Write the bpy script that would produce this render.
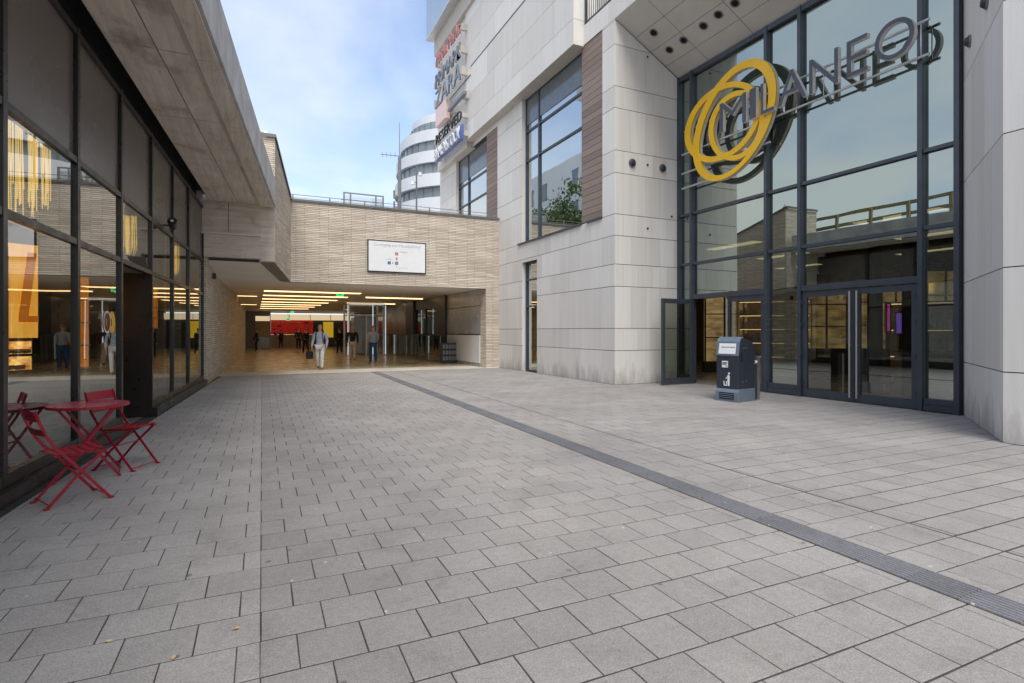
import bpy, bmesh, math, random
from mathutils import Vector, Matrix, Euler
random.seed(7)
for o in list(bpy.data.objects): bpy.data.objects.remove(o, do_unlink=True)
sc = bpy.context.scene
col = sc.collection
PI = math.pi
R = math.radians
# ------------------------------------------------------------ camera
F = 548.0; HY = 331.0; CH = 1.5; YAW = R(25.13)
SN, CS = math.sin(YAW), math.cos(YAW)
cam = bpy.data.cameras.new('camera'); co = bpy.data.objects.new('camera', cam); col.objects.link(co)
cam.sensor_width = 36; cam.lens = 36*F/1024; cam.shift_y = -(341.5-HY)/1024
cam.clip_end = 3000; cam.clip_start = .05
co.location = (0, 0, CH); co.rotation_euler = (R(90), 0, -YAW)
sc.camera = co
# ------------------------------------------------------------ light
SUN_EL, SUN_AZ = 56, 197      # degrees, azimuth clockwise from +Y (sun stands behind-left of the camera)
w = bpy.data.worlds.new('World'); sc.world = w; w.use_nodes = True
nt = w.node_tree; nt.nodes.clear(); N = nt.nodes.new; L = nt.links.new
out = N('ShaderNodeOutputWorld'); bg = N('ShaderNodeBackground'); bg.inputs[1].default_value = 0.10
sky = N('ShaderNodeTexSky'); sky.sky_type = 'NISHITA'; sky.sun_disc = False
sky.sun_elevation = R(SUN_EL); sky.sun_rotation = R(SUN_AZ); sky.air_density = 1.0; sky.dust_density = 1.5; sky.ozone_density = 1.5
tc = N('ShaderNodeTexCoord'); sep = N('ShaderNodeSeparateXYZ'); L(tc.outputs['Generated'], sep.inputs[0])
# cloud layer coordinates: direction divided by height
zz = N('ShaderNodeMath'); zz.operation = 'MAXIMUM'; zz.inputs[1].default_value = 0.0; L(sep.outputs[2], zz.inputs[0])
zp = N('ShaderNodeMath'); zp.operation = 'ADD'; zp.inputs[1].default_value = 0.28; L(zz.outputs[0], zp.inputs[0])
cx = N('ShaderNodeMath'); cx.operation = 'DIVIDE'; L(sep.outputs[0], cx.inputs[0]); L(zp.outputs[0], cx.inputs[1])
cy = N('ShaderNodeMath'); cy.operation = 'DIVIDE'; L(sep.outputs[1], cy.inputs[0]); L(zp.outputs[0], cy.inputs[1])
cb = N('ShaderNodeCombineXYZ'); L(cx.outputs[0], cb.inputs[0]); L(cy.outputs[0], cb.inputs[1])
n1 = N('ShaderNodeTexNoise'); n1.inputs['Scale'].default_value = 1.25; n1.inputs['Detail'].default_value = 7; n1.inputs['Roughness'].default_value = .52
n1.inputs['Distortion'].default_value = .25
L(cb.outputs[0], n1.inputs['Vector'])
rp = N('ShaderNodeValToRGB'); rp.color_ramp.elements[0].position = .42; rp.color_ramp.elements[1].position = .72; L(n1.outputs[0], rp.inputs[0])
# more cloud veil towards the horizon
hz = N('ShaderNodeMapRange'); hz.inputs[1].default_value = 0.0; hz.inputs[2].default_value = .55; hz.inputs[3].default_value = .75; hz.inputs[4].default_value = .0
L(sep.outputs[2], hz.inputs[0])
mxf = N('ShaderNodeMath'); mxf.operation = 'ADD'; mxf.use_clamp = True; L(hz.outputs[0], mxf.inputs[0])
cs_ = N('ShaderNodeMath'); cs_.operation = 'MULTIPLY'; cs_.inputs[1].default_value = .85; L(rp.outputs[0], cs_.inputs[0]); L(cs_.outputs[0], mxf.inputs[1])
mix = N('ShaderNodeMix'); mix.data_type = 'RGBA'; bh = N('ShaderNodeMapRange'); bh.inputs[1].default_value = .35; bh.inputs[2].default_value = -.3; bh.inputs[3].default_value = 0; bh.inputs[4].default_value = .5; L(sep.outputs[1], bh.inputs[0])
bw = N('ShaderNodeMapRange'); bw.inputs[1].default_value = -.15; bw.inputs[2].default_value = -.7; bw.inputs[3].default_value = 0; bw.inputs[4].default_value = .12; L(sep.outputs[0], bw.inputs[0])
mx3 = N('ShaderNodeMath'); mx3.operation = 'ADD'; L(bh.outputs[0], mx3.inputs[0]); L(bw.outputs[0], mx3.inputs[1])
mx2 = N('ShaderNodeMath'); mx2.operation = 'ADD'; mx2.use_clamp = True; L(mxf.outputs[0], mx2.inputs[0]); L(mx3.outputs[0], mx2.inputs[1])
L(mx2.outputs[0], mix.inputs['Factor'])
gain = N('ShaderNodeMix'); gain.data_type = 'RGBA'; gain.blend_type = 'MULTIPLY'; gain.inputs['Factor'].default_value = 1
L(sky.outputs[0], gain.inputs['A']); gain.inputs['B'].default_value = (.90, 1.06, 1.22, 1)
L(gain.outputs['Result'], mix.inputs['A']); mix.inputs['B'].default_value = (4.5, 4.75, 5.0, 1)
L(mix.outputs['Result'], bg.inputs[0]); L(bg.outputs[0], out.inputs[0])
sl = bpy.data.lights.new('sun', 'SUN'); sl.energy = 1.5; sl.angle = R(35); sl.color = (1, .93, .84)
so = bpy.data.objects.new('sun', sl); col.objects.link(so)
az = R(SUN_AZ); el = R(SUN_EL)
sd = Vector((math.sin(az)*math.cos(el), math.cos(az)*math.cos(el), math.sin(el)))
so.rotation_euler = (-sd).to_track_quat('-Z', 'Y').to_euler()
vs = sc.view_settings; vs.view_transform = 'Standard'; vs.look = 'None'; vs.gamma = 1; vs.exposure = 1.2

# ------------------------------------------------------------ pixel helpers (place measured points of the photograph in the world)
def ray(px):
    a = (px-512)/F
    return SN + a*CS, CS - a*SN
def onX(px, py, X):
    dx, dy = ray(px); t = X/dx
    return Vector((X, dy*t, CH+(HY-py)/F*t))
def onY(px, py, Y):
    dx, dy = ray(px); t = Y/dy
    return Vector((dx*t, Y, CH+(HY-py)/F*t))
def onZ(px, py, Z=0):
    t = F*(Z-CH)/(HY-py); dx, dy = ray(px)
    return Vector((dx*t, dy*t, Z))
def at(px, D, z=0):
    dx, dy = ray(px)
    return Vector((dx*D, dy*D, z))

# ------------------------------------------------------------ material helpers
def mat(name):
    m = bpy.data.materials.new(name); m.use_nodes = True
    t = m.node_tree; b = t.nodes['Principled BSDF']
    return m, t, b
def uvn(t, scale=1, src='UV'):
    tc = t.nodes.new('ShaderNodeTexCoord')
    if scale == 1: return tc.outputs[src]
    mp = t.nodes.new('ShaderNodeMapping'); mp.inputs['Scale'].default_value = (scale,)*3 if not isinstance(scale, tuple) else scale
    t.links.new(tc.outputs[src], mp.inputs[0]); return mp.outputs[0]
def noise(t, vec, sc_, det=4, rough=.55, dist=0):
    n = t.nodes.new('ShaderNodeTexNoise'); n.inputs['Scale'].default_value = sc_; n.inputs['Detail'].default_value = det
    n.inputs['Roughness'].default_value = rough; n.inputs['Distortion'].default_value = dist
    t.links.new(vec, n.inputs['Vector']); return n.outputs[0]
def ramp(t, fac, stops):
    r = t.nodes.new('ShaderNodeValToRGB'); e = r.color_ramp.elements
    while len(e) < len(stops): e.new(.5)
    for i, (p, c) in enumerate(stops):
        e[i].position = p; e[i].color = (c if len(c) == 4 else (*c, 1)) if isinstance(c, tuple) else (c, c, c, 1)
    t.links.new(fac, r.inputs[0]); return r.outputs[0]
def mixc(t, fac, a, b, mode='MIX'):
    m = t.nodes.new('ShaderNodeMix'); m.data_type = 'RGBA'; m.blend_type = mode
    for s, v in (('Factor', fac), ('A', a), ('B', b)):
        if hasattr(v, 'links') or hasattr(v, 'is_linked'): t.links.new(v, m.inputs[s])
        elif s == 'Factor': m.inputs[s].default_value = v
        else: m.inputs[s].default_value = (*v, 1) if len(v) == 3 else v
    return m.outputs['Result']
def math_(t, op, a, b=None, c=None, clamp=False):
    m = t.nodes.new('ShaderNodeMath'); m.operation = op; m.use_clamp = clamp
    for i, v in enumerate((a, b, c)):
        if v is None: continue
        if hasattr(v, 'is_linked'): t.links.new(v, m.inputs[i])
        else: m.inputs[i].default_value = v
    return m.outputs[0]
def bump(t, b, h, strength=.3, dist=.01):
    n = t.nodes.new('ShaderNodeBump'); n.inputs['Strength'].default_value = strength; n.inputs['Distance'].default_value = dist
    t.links.new(h, n.inputs['Height']); t.links.new(n.outputs[0], b.inputs['Normal'])
def island(t):
    return t.nodes.new('ShaderNodeNewGeometry').outputs['Random Per Island']
def plain(name, c, rough=.5, metal=0, var=.12, ns=6, spec=.5):
    m, t, b = mat(name)
    v = noise(t, uvn(t, 1, 'Object'), ns, 5)
    c0 = tuple(x*(1-var) for x in c); c1 = tuple(min(1, x*(1+var)) for x in c)
    t.links.new(ramp(t, v, [(.3, c0), (.7, c1)]), b.inputs['Base Color'])
    r = ramp(t, noise(t, uvn(t, 1, 'Object'), ns*2.3, 3), [(.3, max(.02, rough-.08)), (.7, min(1, rough+.08))])
    t.links.new(r, b.inputs['Roughness'])
    b.inputs['Metallic'].default_value = metal; b.inputs['Specular IOR Level'].default_value = spec
    return m
def emis(name, c, s):
    m, t, b = mat(name)
    b.inputs['Base Color'].default_value = (*[min(1, x*.6) for x in c], 1)
    b.inputs['Emission Color'].default_value = (*c, 1); b.inputs['Emission Strength'].default_value = s
    return m
def glass(name, tint, base=.32, refl=(.9, .95, .93)):
    m = bpy.data.materials.new(name); m.use_nodes = True; t = m.node_tree; t.nodes.clear()
    o = t.nodes.new('ShaderNodeOutputMaterial'); mx = t.nodes.new('ShaderNodeMixShader')
    tr = t.nodes.new('ShaderNodeBsdfTransparent'); tr.inputs[0].default_value = (*tint, 1)
    gl = t.nodes.new('ShaderNodeBsdfGlossy'); gl.inputs['Color'].default_value = (*refl, 1); gl.inputs['Roughness'].default_value = .0
    fr = t.nodes.new('ShaderNodeLayerWeight'); fr.inputs['Blend'].default_value = .5
    a = math_(t, 'MULTIPLY_ADD', math_(t, 'POWER', fr.outputs['Facing'], 4.0), 1-base, base, True)
    n = t.nodes.new('ShaderNodeBump'); n.inputs['Strength'].default_value = .02; n.inputs['Distance'].default_value = .05
    t.links.new(noise(t, uvn(t, 1, 'Object'), 1.1, 1), n.inputs['Height']); t.links.new(n.outputs[0], gl.inputs['Normal'])
    t.links.new(a, mx.inputs[0]); t.links.new(tr.outputs[0], mx.inputs[1]); t.links.new(gl.outputs[0], mx.inputs[2])
    t.links.new(mx.outputs[0], o.inputs[0]); return m

M = {}
# paving slabs: grey concrete, tone per slab, aggregate speckle, chewing-gum spots
def slab_mat(name, base, sp=1.0):
    m, t, b = mat(name)
    ob = uvn(t, 1, 'Object')
    isl = island(t)
    c = ramp(t, isl, [(0, tuple(x*.93 for x in base)), (.5, base), (1, tuple(x*1.05 for x in base))])
    big = ramp(t, noise(t, ob, .6, 7, .68), [(.3, .80), (.7, 1.10)])
    c = mixc(t, 1, c, big, 'MULTIPLY')
    fine = ramp(t, noise(t, ob, 120, 3, .8), [(.30, .60), (.5, 1.0), (.72, 1.42)])
    c = mixc(t, sp, c, fine, 'MULTIPLY')
    med = ramp(t, noise(t, ob, 28, 5, .7), [(.32, .88), (.68, 1.09)])
    c = mixc(t, 1, c, med, 'MULTIPLY')
    dirt = ramp(t, noise(t, ob, 1.9, 9, .78, .8), [(.36, .70), (.47, 1.0), (1, 1.0)])
    c = mixc(t, .45, c, dirt, 'MULTIPLY')
    # gum spots, dark and pale
    for scl, thr, colr, seed in ((3.9, .07, (.12, .115, .11), 0), (4.4, .05, (.62, .61, .58), 7.3), (7.5, .045, (.15, .145, .14), 3.1)):
        v = t.nodes.new('ShaderNodeTexVoronoi'); v.inputs['Scale'].default_value = scl; v.inputs['Randomness'].default_value = 1
        mp = t.nodes.new('ShaderNodeMapping'); mp.inputs['Location'].default_value = (seed, seed*2, 0)
        t.links.new(ob, mp.inputs[0])
        wv = t.nodes.new('ShaderNodeMix'); wv.data_type = 'VECTOR'; wv.inputs['Factor'].default_value = .02
        nz = t.nodes.new('ShaderNodeTexNoise'); nz.inputs['Scale'].default_value = 30; t.links.new(mp.outputs[0], nz.inputs['Vector'])
        t.links.new(mp.outputs[0], wv.inputs['A']); t.links.new(nz.outputs['Color'], wv.inputs['B'])
        t.links.new(wv.outputs['Result'], v.inputs['Vector'])
        k = math_(t, 'LESS_THAN', v.outputs['Distance'], thr)
        gate = t.nodes.new('ShaderNodeSeparateColor'); t.links.new(v.outputs['Color'], gate.inputs[0])
        k = math_(t, 'MULTIPLY', k, math_(t, 'GREATER_THAN', gate.outputs[0], .18))
        k = math_(t, 'MULTIPLY', k, .72)
        c = mixc(t, k, c, colr)
    t.links.new(c, b.inputs['Base Color']); b.inputs['Roughness'].default_value = .82; b.inputs['Specular IOR Level'].default_value = .35
    bump(t, b, noise(t, ob, 150, 4, .7), .35, .003)
    return m
M['slab'] = slab_mat('paving_slab', (.315, .298, .285))
M['slab_left'] = slab_mat('paving_slab_left', (.38, .36, .345))
M['tactile'] = slab_mat('tactile_slab', (.22, .225, .245), .6)
M['joint'] = plain('joint_sand', (.055, .052, .047), .95, var=.35, ns=9)
M['asphalt'] = plain('asphalt', (.09, .09, .092), .9, var=.2)
# stone cladding
def clad_mat():
    m, t, b = mat('stone_cladding'); ob = uvn(t, 1, 'Object')
    c = ramp(t, island(t), [(0, (.65, .625, .59)), (.5, (.705, .68, .65)), (1, (.75, .73, .70))])
    st = ramp(t, noise(t, uvn(t, (4.5, 4.5, .22), 'Object'), 1.6, 5, .6), [(.32, .93), (.7, 1.02)])   # vertical veining / run-off
    c = mixc(t, 1, c, st, 'MULTIPLY')
    c = mixc(t, 1, c, ramp(t, noise(t, ob, 70, 4, .7), [(.3, .93), (.7, 1.05)]), 'MULTIPLY')
    sx = t.nodes.new('ShaderNodeSeparateXYZ'); t.links.new(ob, sx.inputs[0])
    # splash dirt near the pavement (a stain, uneven in height)
    hn = math_(t, 'MULTIPLY_ADD', noise(t, uvn(t, (3, 3, .8), 'Object'), 1.3, 5, .65), 1.9, -.50)
    d = math_(t, 'SUBTRACT', hn, sx.outputs[2], clamp=True)
    d = math_(t, 'MULTIPLY', d, 1.0, clamp=True)
    c = mixc(t, d, c, (.22, .20, .185))
    t.links.new(c, b.inputs['Base Color']); b.inputs['Roughness'].default_value = .7
    bump(t, b, noise(t, ob, 60, 4, .6), .12, .004)
    return m
M['clad'] = clad_mat()
M['clad_back'] = plain('cladding_gap', (.07, .065, .06), .9)
def brick_mat():
    m, t, b = mat('long_brick'); uv = uvn(t)
    nz = t.nodes.new('ShaderNodeTexNoise'); nz.inputs['Scale'].default_value = 2.6; nz.inputs['Detail'].default_value = 4
    t.links.new(uv, nz.inputs['Vector'])
    mv = t.nodes.new('ShaderNodeVectorMath'); mv.operation = 'MULTIPLY_ADD'; t.links.new(nz.outputs['Color'], mv.inputs[0])
    mv.inputs[1].default_value = (.02, .022, 0); t.links.new(uv, mv.inputs[2])
    br = t.nodes.new('ShaderNodeTexBrick'); t.links.new(mv.outputs[0], br.inputs['Vector'])
    br.inputs['Scale'].default_value = 1; br.inputs['Brick Width'].default_value = .8; br.inputs['Row Height'].default_value = .062
    br.inputs['Mortar Size'].default_value = .0085; br.inputs['Mortar Smooth'].default_value = .35; br.offset = .37; br.inputs['Bias'].default_value = 0
    br.inputs['Color1'].default_value = (.60, .51, .415, 1); br.inputs['Color2'].default_value = (.80, .72, .615, 1); br.inputs['Mortar'].default_value = (.30, .25, .195, 1)
    st = ramp(t, noise(t, uvn(t, (1.0, 14, 1)), 2.6, 6, .75), [(.3, .70), (.7, 1.14)])
    c = mixc(t, 1, br.outputs['Color'], st, 'MULTIPLY')
    c = mixc(t, 1, c, ramp(t, noise(t, uv, 1.1, 4), [(.3, .9), (.7, 1.06)]), 'MULTIPLY')
    t.links.new(c, b.inputs['Base Color']); b.inputs['Roughness'].default_value = .85
    h = math_(t, 'SUBTRACT', noise(t, uvn(t, (1.5, 12, 1)), 3, 4, .7), math_(t, 'MULTIPLY', br.outputs['Fac'], .9))
    bump(t, b, h, .9, .02)
    return m
M['brick'] = brick_mat()
def conc_mat():
    m, t, b = mat('board_concrete'); uv = uvn(t)
    c = ramp(t, noise(t, uv, .9, 8, .62, .4), [(.30, (.40, .33, .26)), (.43, (.72, .63, .53)), (.72, (.84, .76, .66))])
    c = mixc(t, 1, c, ramp(t, noise(t, uvn(t, (.35, 5, 1)), 2.0, 6, .7), [(.3, .78), (.7, 1.14)]), 'MULTIPLY')
    c = mixc(t, .9, c, ramp(t, noise(t, uv, 45, 4, .7), [(.3, .88), (.7, 1.1)]), 'MULTIPLY')
    sp = t.nodes.new('ShaderNodeTexVoronoi'); sp.inputs['Scale'].default_value = 5; t.links.new(uv, sp.inputs['Vector'])
    k = math_(t, 'MULTIPLY', math_(t, 'LESS_THAN', sp.outputs['Distance'], .07), .5)
    c = mixc(t, k, c, (.09, .08, .07))
    cr = ramp(t, noise(t, uv, 1.6, 9, .8, 1.6), [(.485, 0.0), (.5, .55), (.515, 0.0)])
    gate = ramp(t, noise(t, uv, .5, 2), [(.52, 0.0), (.62, 1.0)])
    c = mixc(t, math_(t, 'MULTIPLY', cr, gate), c, (.10, .085, .07))
    t.links.new(c, b.inputs['Base Color']); b.inputs['Roughness'].default_value = .85
    bump(t, b, noise(t, uv, 22, 6, .7), .3, .008)
    return m
M['conc'] = conc_mat()
def wood_mat():
    m, t, b = mat('brown_cladding_boards'); uv = uvn(t)
    c = ramp(t, island(t), [(0, (.20, .145, .12)), (1, (.28, .21, .175))])
    c = mixc(t, 1, c, ramp(t, noise(t, uvn(t, (2, 40, 1)), 2.5, 4), [(.3, .8), (.7, 1.15)]), 'MULTIPLY')
    t.links.new(c, b.inputs['Base Color']); b.inputs['Roughness'].default_value = .6
    return m
M['wood'] = wood_mat()
def tile_mat(name, c0, c1, rough, s=.6):
    m, t, b = mat(name); uv = uvn(t)
    br = t.nodes.new('ShaderNodeTexBrick'); t.links.new(uv, br.inputs['Vector']); br.inputs['Scale'].default_value = 1
    br.inputs['Brick Width'].default_value = s; br.inputs['Row Height'].default_value = s; br.offset = 0; br.inputs['Mortar Size'].default_value = .003
    br.inputs['Color1'].default_value = (*c0, 1); br.inputs['Color2'].default_value = (*c1, 1); br.inputs['Mortar'].default_value = tuple(x*.5 for x in c0)+(1,)
    c = mixc(t, 1, br.outputs['Color'], ramp(t, noise(t, uv, .8, 6, .65), [(.3, .8), (.7, 1.12)]), 'MULTIPLY')
    t.links.new(c, b.inputs['Base Color'])
    t.links.new(ramp(t, noise(t, uv, 1.7, 5), [(.3, max(.03, rough-.06)), (.7, rough+.08)]), b.inputs['Roughness'])
    return m
M['hall_floor'] = tile_mat('polished_floor', (.58, .47, .31), (.64, .53, .37), .22)
M['threshold'] = tile_mat('threshold_stone', (.52, .50, .46), (.58, .55, .51), .5, .9)
M['tile_grey'] = tile_mat('grey_tiles', (.22, .215, .21), (.27, .26, .25), .3, .6)
M['panel_grey'] = tile_mat('grey_wall_panels', (.36, .365, .37), (.42, .42, .42), .22, 1.25)
M['dark_frame'] = plain('black_brown_metal', (.030, .026, .024), .33, .2, ns=3)
M['spandrel'] = plain('brown_black_panel', (.15, .132, .122), .30, .2, ns=.25, var=.06)
M['black'] = plain('black_void', (.004, .004, .005), .9)
M['blue_frame'] = plain('blue_grey_frame', (.062, .074, .095), .36, .3, ns=3)
M['dark_glass_band'] = plain('grey_spandrel_glass', (.15, .17, .19), .12, .1)
M['steel'] = plain('brushed_steel', (.5, .5, .5), .38, .9, ns=1.5, var=.05)
M['zinc'] = plain('zinc_grey', (.2, .2, .2), .5, .4)
M['white_metal'] = plain('pale_metal', (.6, .6, .6), .35, .6)
M['yellow'] = plain('yellow_enamel', (.86, .49, .008), .45, 0, var=.06, ns=2)
M['letter'] = plain('slate_enamel', (.055, .062, .085), .35, 0, ns=4)
M['letter_side'] = plain('letter_return_metal', (.72, .70, .66), .45, .0)
M['red'] = plain('red_powder_coat', (.33, .006, .028), .42, 0, var=.12, ns=14)
M['red_top'] = plain('red_table_top', (.44, .06, .11), .30, 0, var=.05, ns=3)  # paler, pinker than the frame: the reflection on the top is put into the colour
M['bin'] = plain('anthracite_bin', (.030, .038, .052), .42, .1, ns=5)
M['bin_light'] = plain('blue_grey_bin', (.14, .18, .24), .4, .1, ns=5)
M['white_label'] = plain('white_label', (.75, .76, .78), .5, var=.03)
M['grey_ink'] = plain('grey_ink', (.2, .2, .2), .6)
M['pale_ink'] = plain('pale_grey_ink', (.42, .42, .43), .6)
M['white_render'] = plain('white_cladding', (.62, .65, .69), .5, var=.04, ns=.4)
M['office_glass'] = plain('office_window', (.20, .24, .27), .1, .2, var=.25, ns=.3)
M['ceil'] = plain('pale_ceiling', (.80, .77, .71), .55, var=.05, ns=1)
M['ceil_dark'] = plain('brown_grey_ceiling', (.26, .24, .21), .4, var=.08, ns=1)
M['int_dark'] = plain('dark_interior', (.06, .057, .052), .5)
M['int_mid'] = plain('interior_wall', (.30, .26, .20), .5)
M['strip'] = emis('strip_light', (1, .66, .32), 1.1)
M['fascia_light'] = emis('lit_fascia', (1, .78, .50), .28)
M['exit'] = emis('exit_light', (.02, .75, .22), .45)
M['shop_red'] = emis('red_shop_front', (.70, .02, .015), .10)
M['shop_yellow'] = emis('yellow_poster', (.8, .5, .03), .2)
M['warm_panel'] = emis('lit_orange_panel', (1, .42, .03), .36)
M['warm_dark'] = emis('lit_dark_orange', (.72, .20, .01), .34)
M['warm_display'] = emis('lit_bread_display', (1, .45, .08), .4)
def emis_var(name, ca, cb, s_, sc_):
    m, t, b = mat(name); c = ramp(t, noise(t, uvn(t, sc_, 'Object'), 1.0, 5, .6), [(.34, ca), (.66, cb)])
    t.links.new(c, b.inputs['Base Color']); t.links.new(c, b.inputs['Emission Color']); b.inputs['Emission Strength'].default_value = s_; return m
M['warm_panel'] = emis_var('lit_orange_panel', (.85, .30, .02), (1, .58, .10), .52, (3, 3, .8))
M['warm_display'] = emis_var('lit_bread_display', (.35, .10, .01), (1, .62, .18), .85, (9, 9, 14))
M['strand'] = emis('lit_strand', (1, .66, .12), .42)
M['shelf_light'] = emis('shelf_light', (1, .66, .32), .9)
M['room_light'] = emis('room_ceiling_light', (1, .72, .42), 1.0)
M['cool_light'] = emis('cool_tube', (.85, .95, 1), .3)
M['purple'] = emis('purple_screen', (.35, .16, 1), .2)
M['magenta'] = emis('magenta_screen', (1, .05, .6), .18)
M['shelf_wood'] = plain('warm_shelf_wood', (.45, .30, .15), .5)
M['glass_mall'] = glass('green_tinted_glazing', (.17, .21, .18), .44, (.76, .86, .82))
M['glass_door'] = glass('door_glazing', (.50, .53, .46), .17, (.85, .9, .88))
M['glass_left'] = glass('shopfront_glazing', (.74, .76, .73), .27, (.93, .95, .93))
M['glass_win'] = glass('upper_window_glazing', (.34, .38, .37), .58, (.95, .99, .99))
M['glass_clear'] = glass('clear_glazing', (.88, .9, .9), .04)
M['blue_box'] = plain('blue_grey_glass_panel', (.33, .43, .58), .15, 0, var=.1, ns=.5)
M['sign_red'] = plain('sign_red', (.50, .22, .22), .4)
M['sign_pink'] = plain('sign_pink', (.74, .55, .52), .4)
M['sign_slate'] = plain('sign_slate', (.22, .24, .27), .35, .3)
M['sign_black'] = plain('sign_black', (.025, .025, .027), .4)
M['sign_blue'] = plain('sign_blue', (.09, .14, .38), .4)
M['timber'] = plain('railing_timber', (.28, .24, .12), .7)
M['bark'] = plain('bark', (.10, .075, .05), .9)
def leaf_mat():
    m, t, b = mat('leaves')
    t.links.new(ramp(t, island(t), [(0, (.03, .055, .015)), (.6, (.06, .11, .025)), (1, (.12, .17, .04))]), b.inputs['Base Color']); b.inputs['Roughness'].default_value = .6
    return m
M['leaf'] = leaf_mat()

# ------------------------------------------------------------ mesh builder
ID = Matrix.Identity(4)
class MB:
    def __init__(s, mx=ID): s.v = []; s.f = []; s.uv = []; s.mx = mx; s.smooth = []
    def face(s, pts, uvs=None, smooth=False):
        pts = [Vector(p) for p in pts]
        if uvs is None:
            n = Vector((0, 0, 0))
            for i in range(len(pts)):
                a, b = pts[i], pts[(i+1) % len(pts)]; n += a.cross(b)
            ax = max(range(3), key=lambda k: abs(n[k]))
            if ax == 0: uvs = [(p.y, p.z) for p in pts]
            elif ax == 1: uvs = [(p.x, p.z) for p in pts]
            else: uvs = [(p.y, p.x) for p in pts]
        k = len(s.v); s.v += [s.mx @ p for p in pts]; s.f.append(tuple(range(k, k+len(pts)))); s.uv += uvs; s.smooth.append(smooth)
    def box(s, x0, x1, y0, y1, z0, z1, skip=''):
        if x0 > x1: x0, x1 = x1, x0
        if y0 > y1: y0, y1 = y1, y0
        if z0 > z1: z0, z1 = z1, z0
        q = lambda *p: s.face(p)
        if 'b' not in skip: q((x0,y0,z0),(x0,y1,z0),(x1,y1,z0),(x1,y0,z0))
        q((x0,y0,z1),(x1,y0,z1),(x1,y1,z1),(x0,y1,z1))
        q((x0,y0,z0),(x1,y0,z0),(x1,y0,z1),(x0,y0,z1)); q((x1,y1,z0),(x0,y1,z0),(x0,y1,z1),(x1,y1,z1))
        q((x0,y1,z0),(x0,y0,z0),(x0,y0,z1),(x0,y1,z1)); q((x1,y0,z0),(x1,y1,z0),(x1,y1,z1),(x1,y0,z1))
        return s
    def wbox(s, *a, skip=''):
        """welded box: one island"""
        t = MB(s.mx); t.box(*a, skip=skip); s.f += [tuple(i+len(s.v) for i in f) for f in t.f]; s.v += t.v; s.uv += t.uv; s.smooth += t.smooth; return s
    def prism(s, poly, h0, h1, fn):
        """poly: 2-D outline (ccw seen from h1 side), fn(a,b,h)->xyz"""
        n = len(poly)
        s.face([fn(a, b, h1) for a, b in poly], [(a, b) for a, b in poly]); s.face([fn(a, b, h0) for a, b in reversed(poly)], [(a, b) for a, b in reversed(poly)])
        for i in range(n):
            a, b = poly[i], poly[(i+1) % n]
            s.face([fn(*a, h0), fn(*b, h0), fn(*b, h1), fn(*a, h1)])
        return s
    def tube(s, pts, r, n=8, r2=None, cap=True, flat=None):
        pts = [Vector(p) for p in pts]; rings = []
        for i, p in enumerate(pts):
            d = (pts[min(i+1, len(pts)-1)]-pts[max(i-1, 0)]).normalized()
            up = Vector((0, 0, 1)) if abs(d.z) < .95 else Vector((0, 1, 0))
            a = d.cross(up).normalized(); b = a.cross(d)
            rr = r if r2 is None else r+(r2-r)*i/(len(pts)-1)
            ra, rb = (rr, rr) if flat is None else flat
            rings.append([p+a*math.cos(2*PI*k/n+PI/n)*ra+b*math.sin(2*PI*k/n+PI/n)*rb for k in range(n)])
        for A, B in zip(rings, rings[1:]):
            for k in range(n): s.face([A[k], A[(k+1) % n], B[(k+1) % n], B[k]], smooth=n > 5)
        if cap: s.face(list(reversed(rings[0]))); s.face(rings[-1])
        return s
    def cyl(s, c, r, z0, z1, n=20, r1=None):
        r1 = r if r1 is None else r1; c = Vector((c[0], c[1], 0))
        A = [c+Vector((math.cos(2*PI*k/n)*r, math.sin(2*PI*k/n)*r, z0)) for k in range(n)]
        B = [c+Vector((math.cos(2*PI*k/n)*r1, math.sin(2*PI*k/n)*r1, z1)) for k in range(n)]
        for k in range(n): s.face([A[k], A[(k+1) % n], B[(k+1) % n], B[k]], smooth=True)
        s.face(list(reversed(A))); s.face(B); return s
    def build(s, name, m, parent=None, loc=None, weld=True, bevel=0):
        me = bpy.data.meshes.new(name)
        org = Vector((0, 0, 0))
        me.from_pydata([tuple(p) for p in s.v], [], s.f)
        ul = me.uv_layers.new(name='UVMap')
        for i, uv in enumerate(s.uv): ul.data[i].uv = uv
        me.polygons.foreach_set('use_smooth', s.smooth)
        me.materials.append(M[m] if isinstance(m, str) else m)
        if weld:
            bm = bmesh.new(); bm.from_mesh(me)
            bmesh.ops.remove_doubles(bm, verts=bm.verts, dist=1e-4)
            bmesh.ops.recalc_face_normals(bm, faces=bm.faces)
            bm.to_mesh(me); bm.free()
            if any(s.smooth): me.set_sharp_from_angle(angle=R(40))
        o = bpy.data.objects.new(name, me); col.objects.link(o)
        if bevel:
            md = o.modifiers.new('bevel', 'BEVEL'); md.width = bevel; md.segments = 2; md.limit_method = 'ANGLE'
        if parent is not None:
            o.parent = parent; o.matrix_parent_inverse = parent.matrix_basis.inverted()
        return o
def tag(o, label=None, cat=None, group=None, kind=None):
    if label: o['label'] = label
    if cat: o['category'] = cat
    if group: o['group'] = group
    if kind: o['kind'] = kind
    return o
def thing(name, loc, label, cat, group=None, rz=0):
    o = bpy.data.objects.new(name, None); o.empty_display_size = .2; o.location = loc; o.rotation_euler = (0, 0, rz); col.objects.link(o)
    return tag(o, label, cat, group)
def copy_tree(o, parent=None):
    c = o.copy(); col.objects.link(c)
    if parent is not None: c.parent = parent
    for ch in list(o.children): copy_tree(ch, c)
    return c
def bx(name, m, parent, *a, mx=ID, bevel=0): return MB(mx).box(*a).build(name, m, parent, bevel=bevel)
THIN = 0.0
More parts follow.
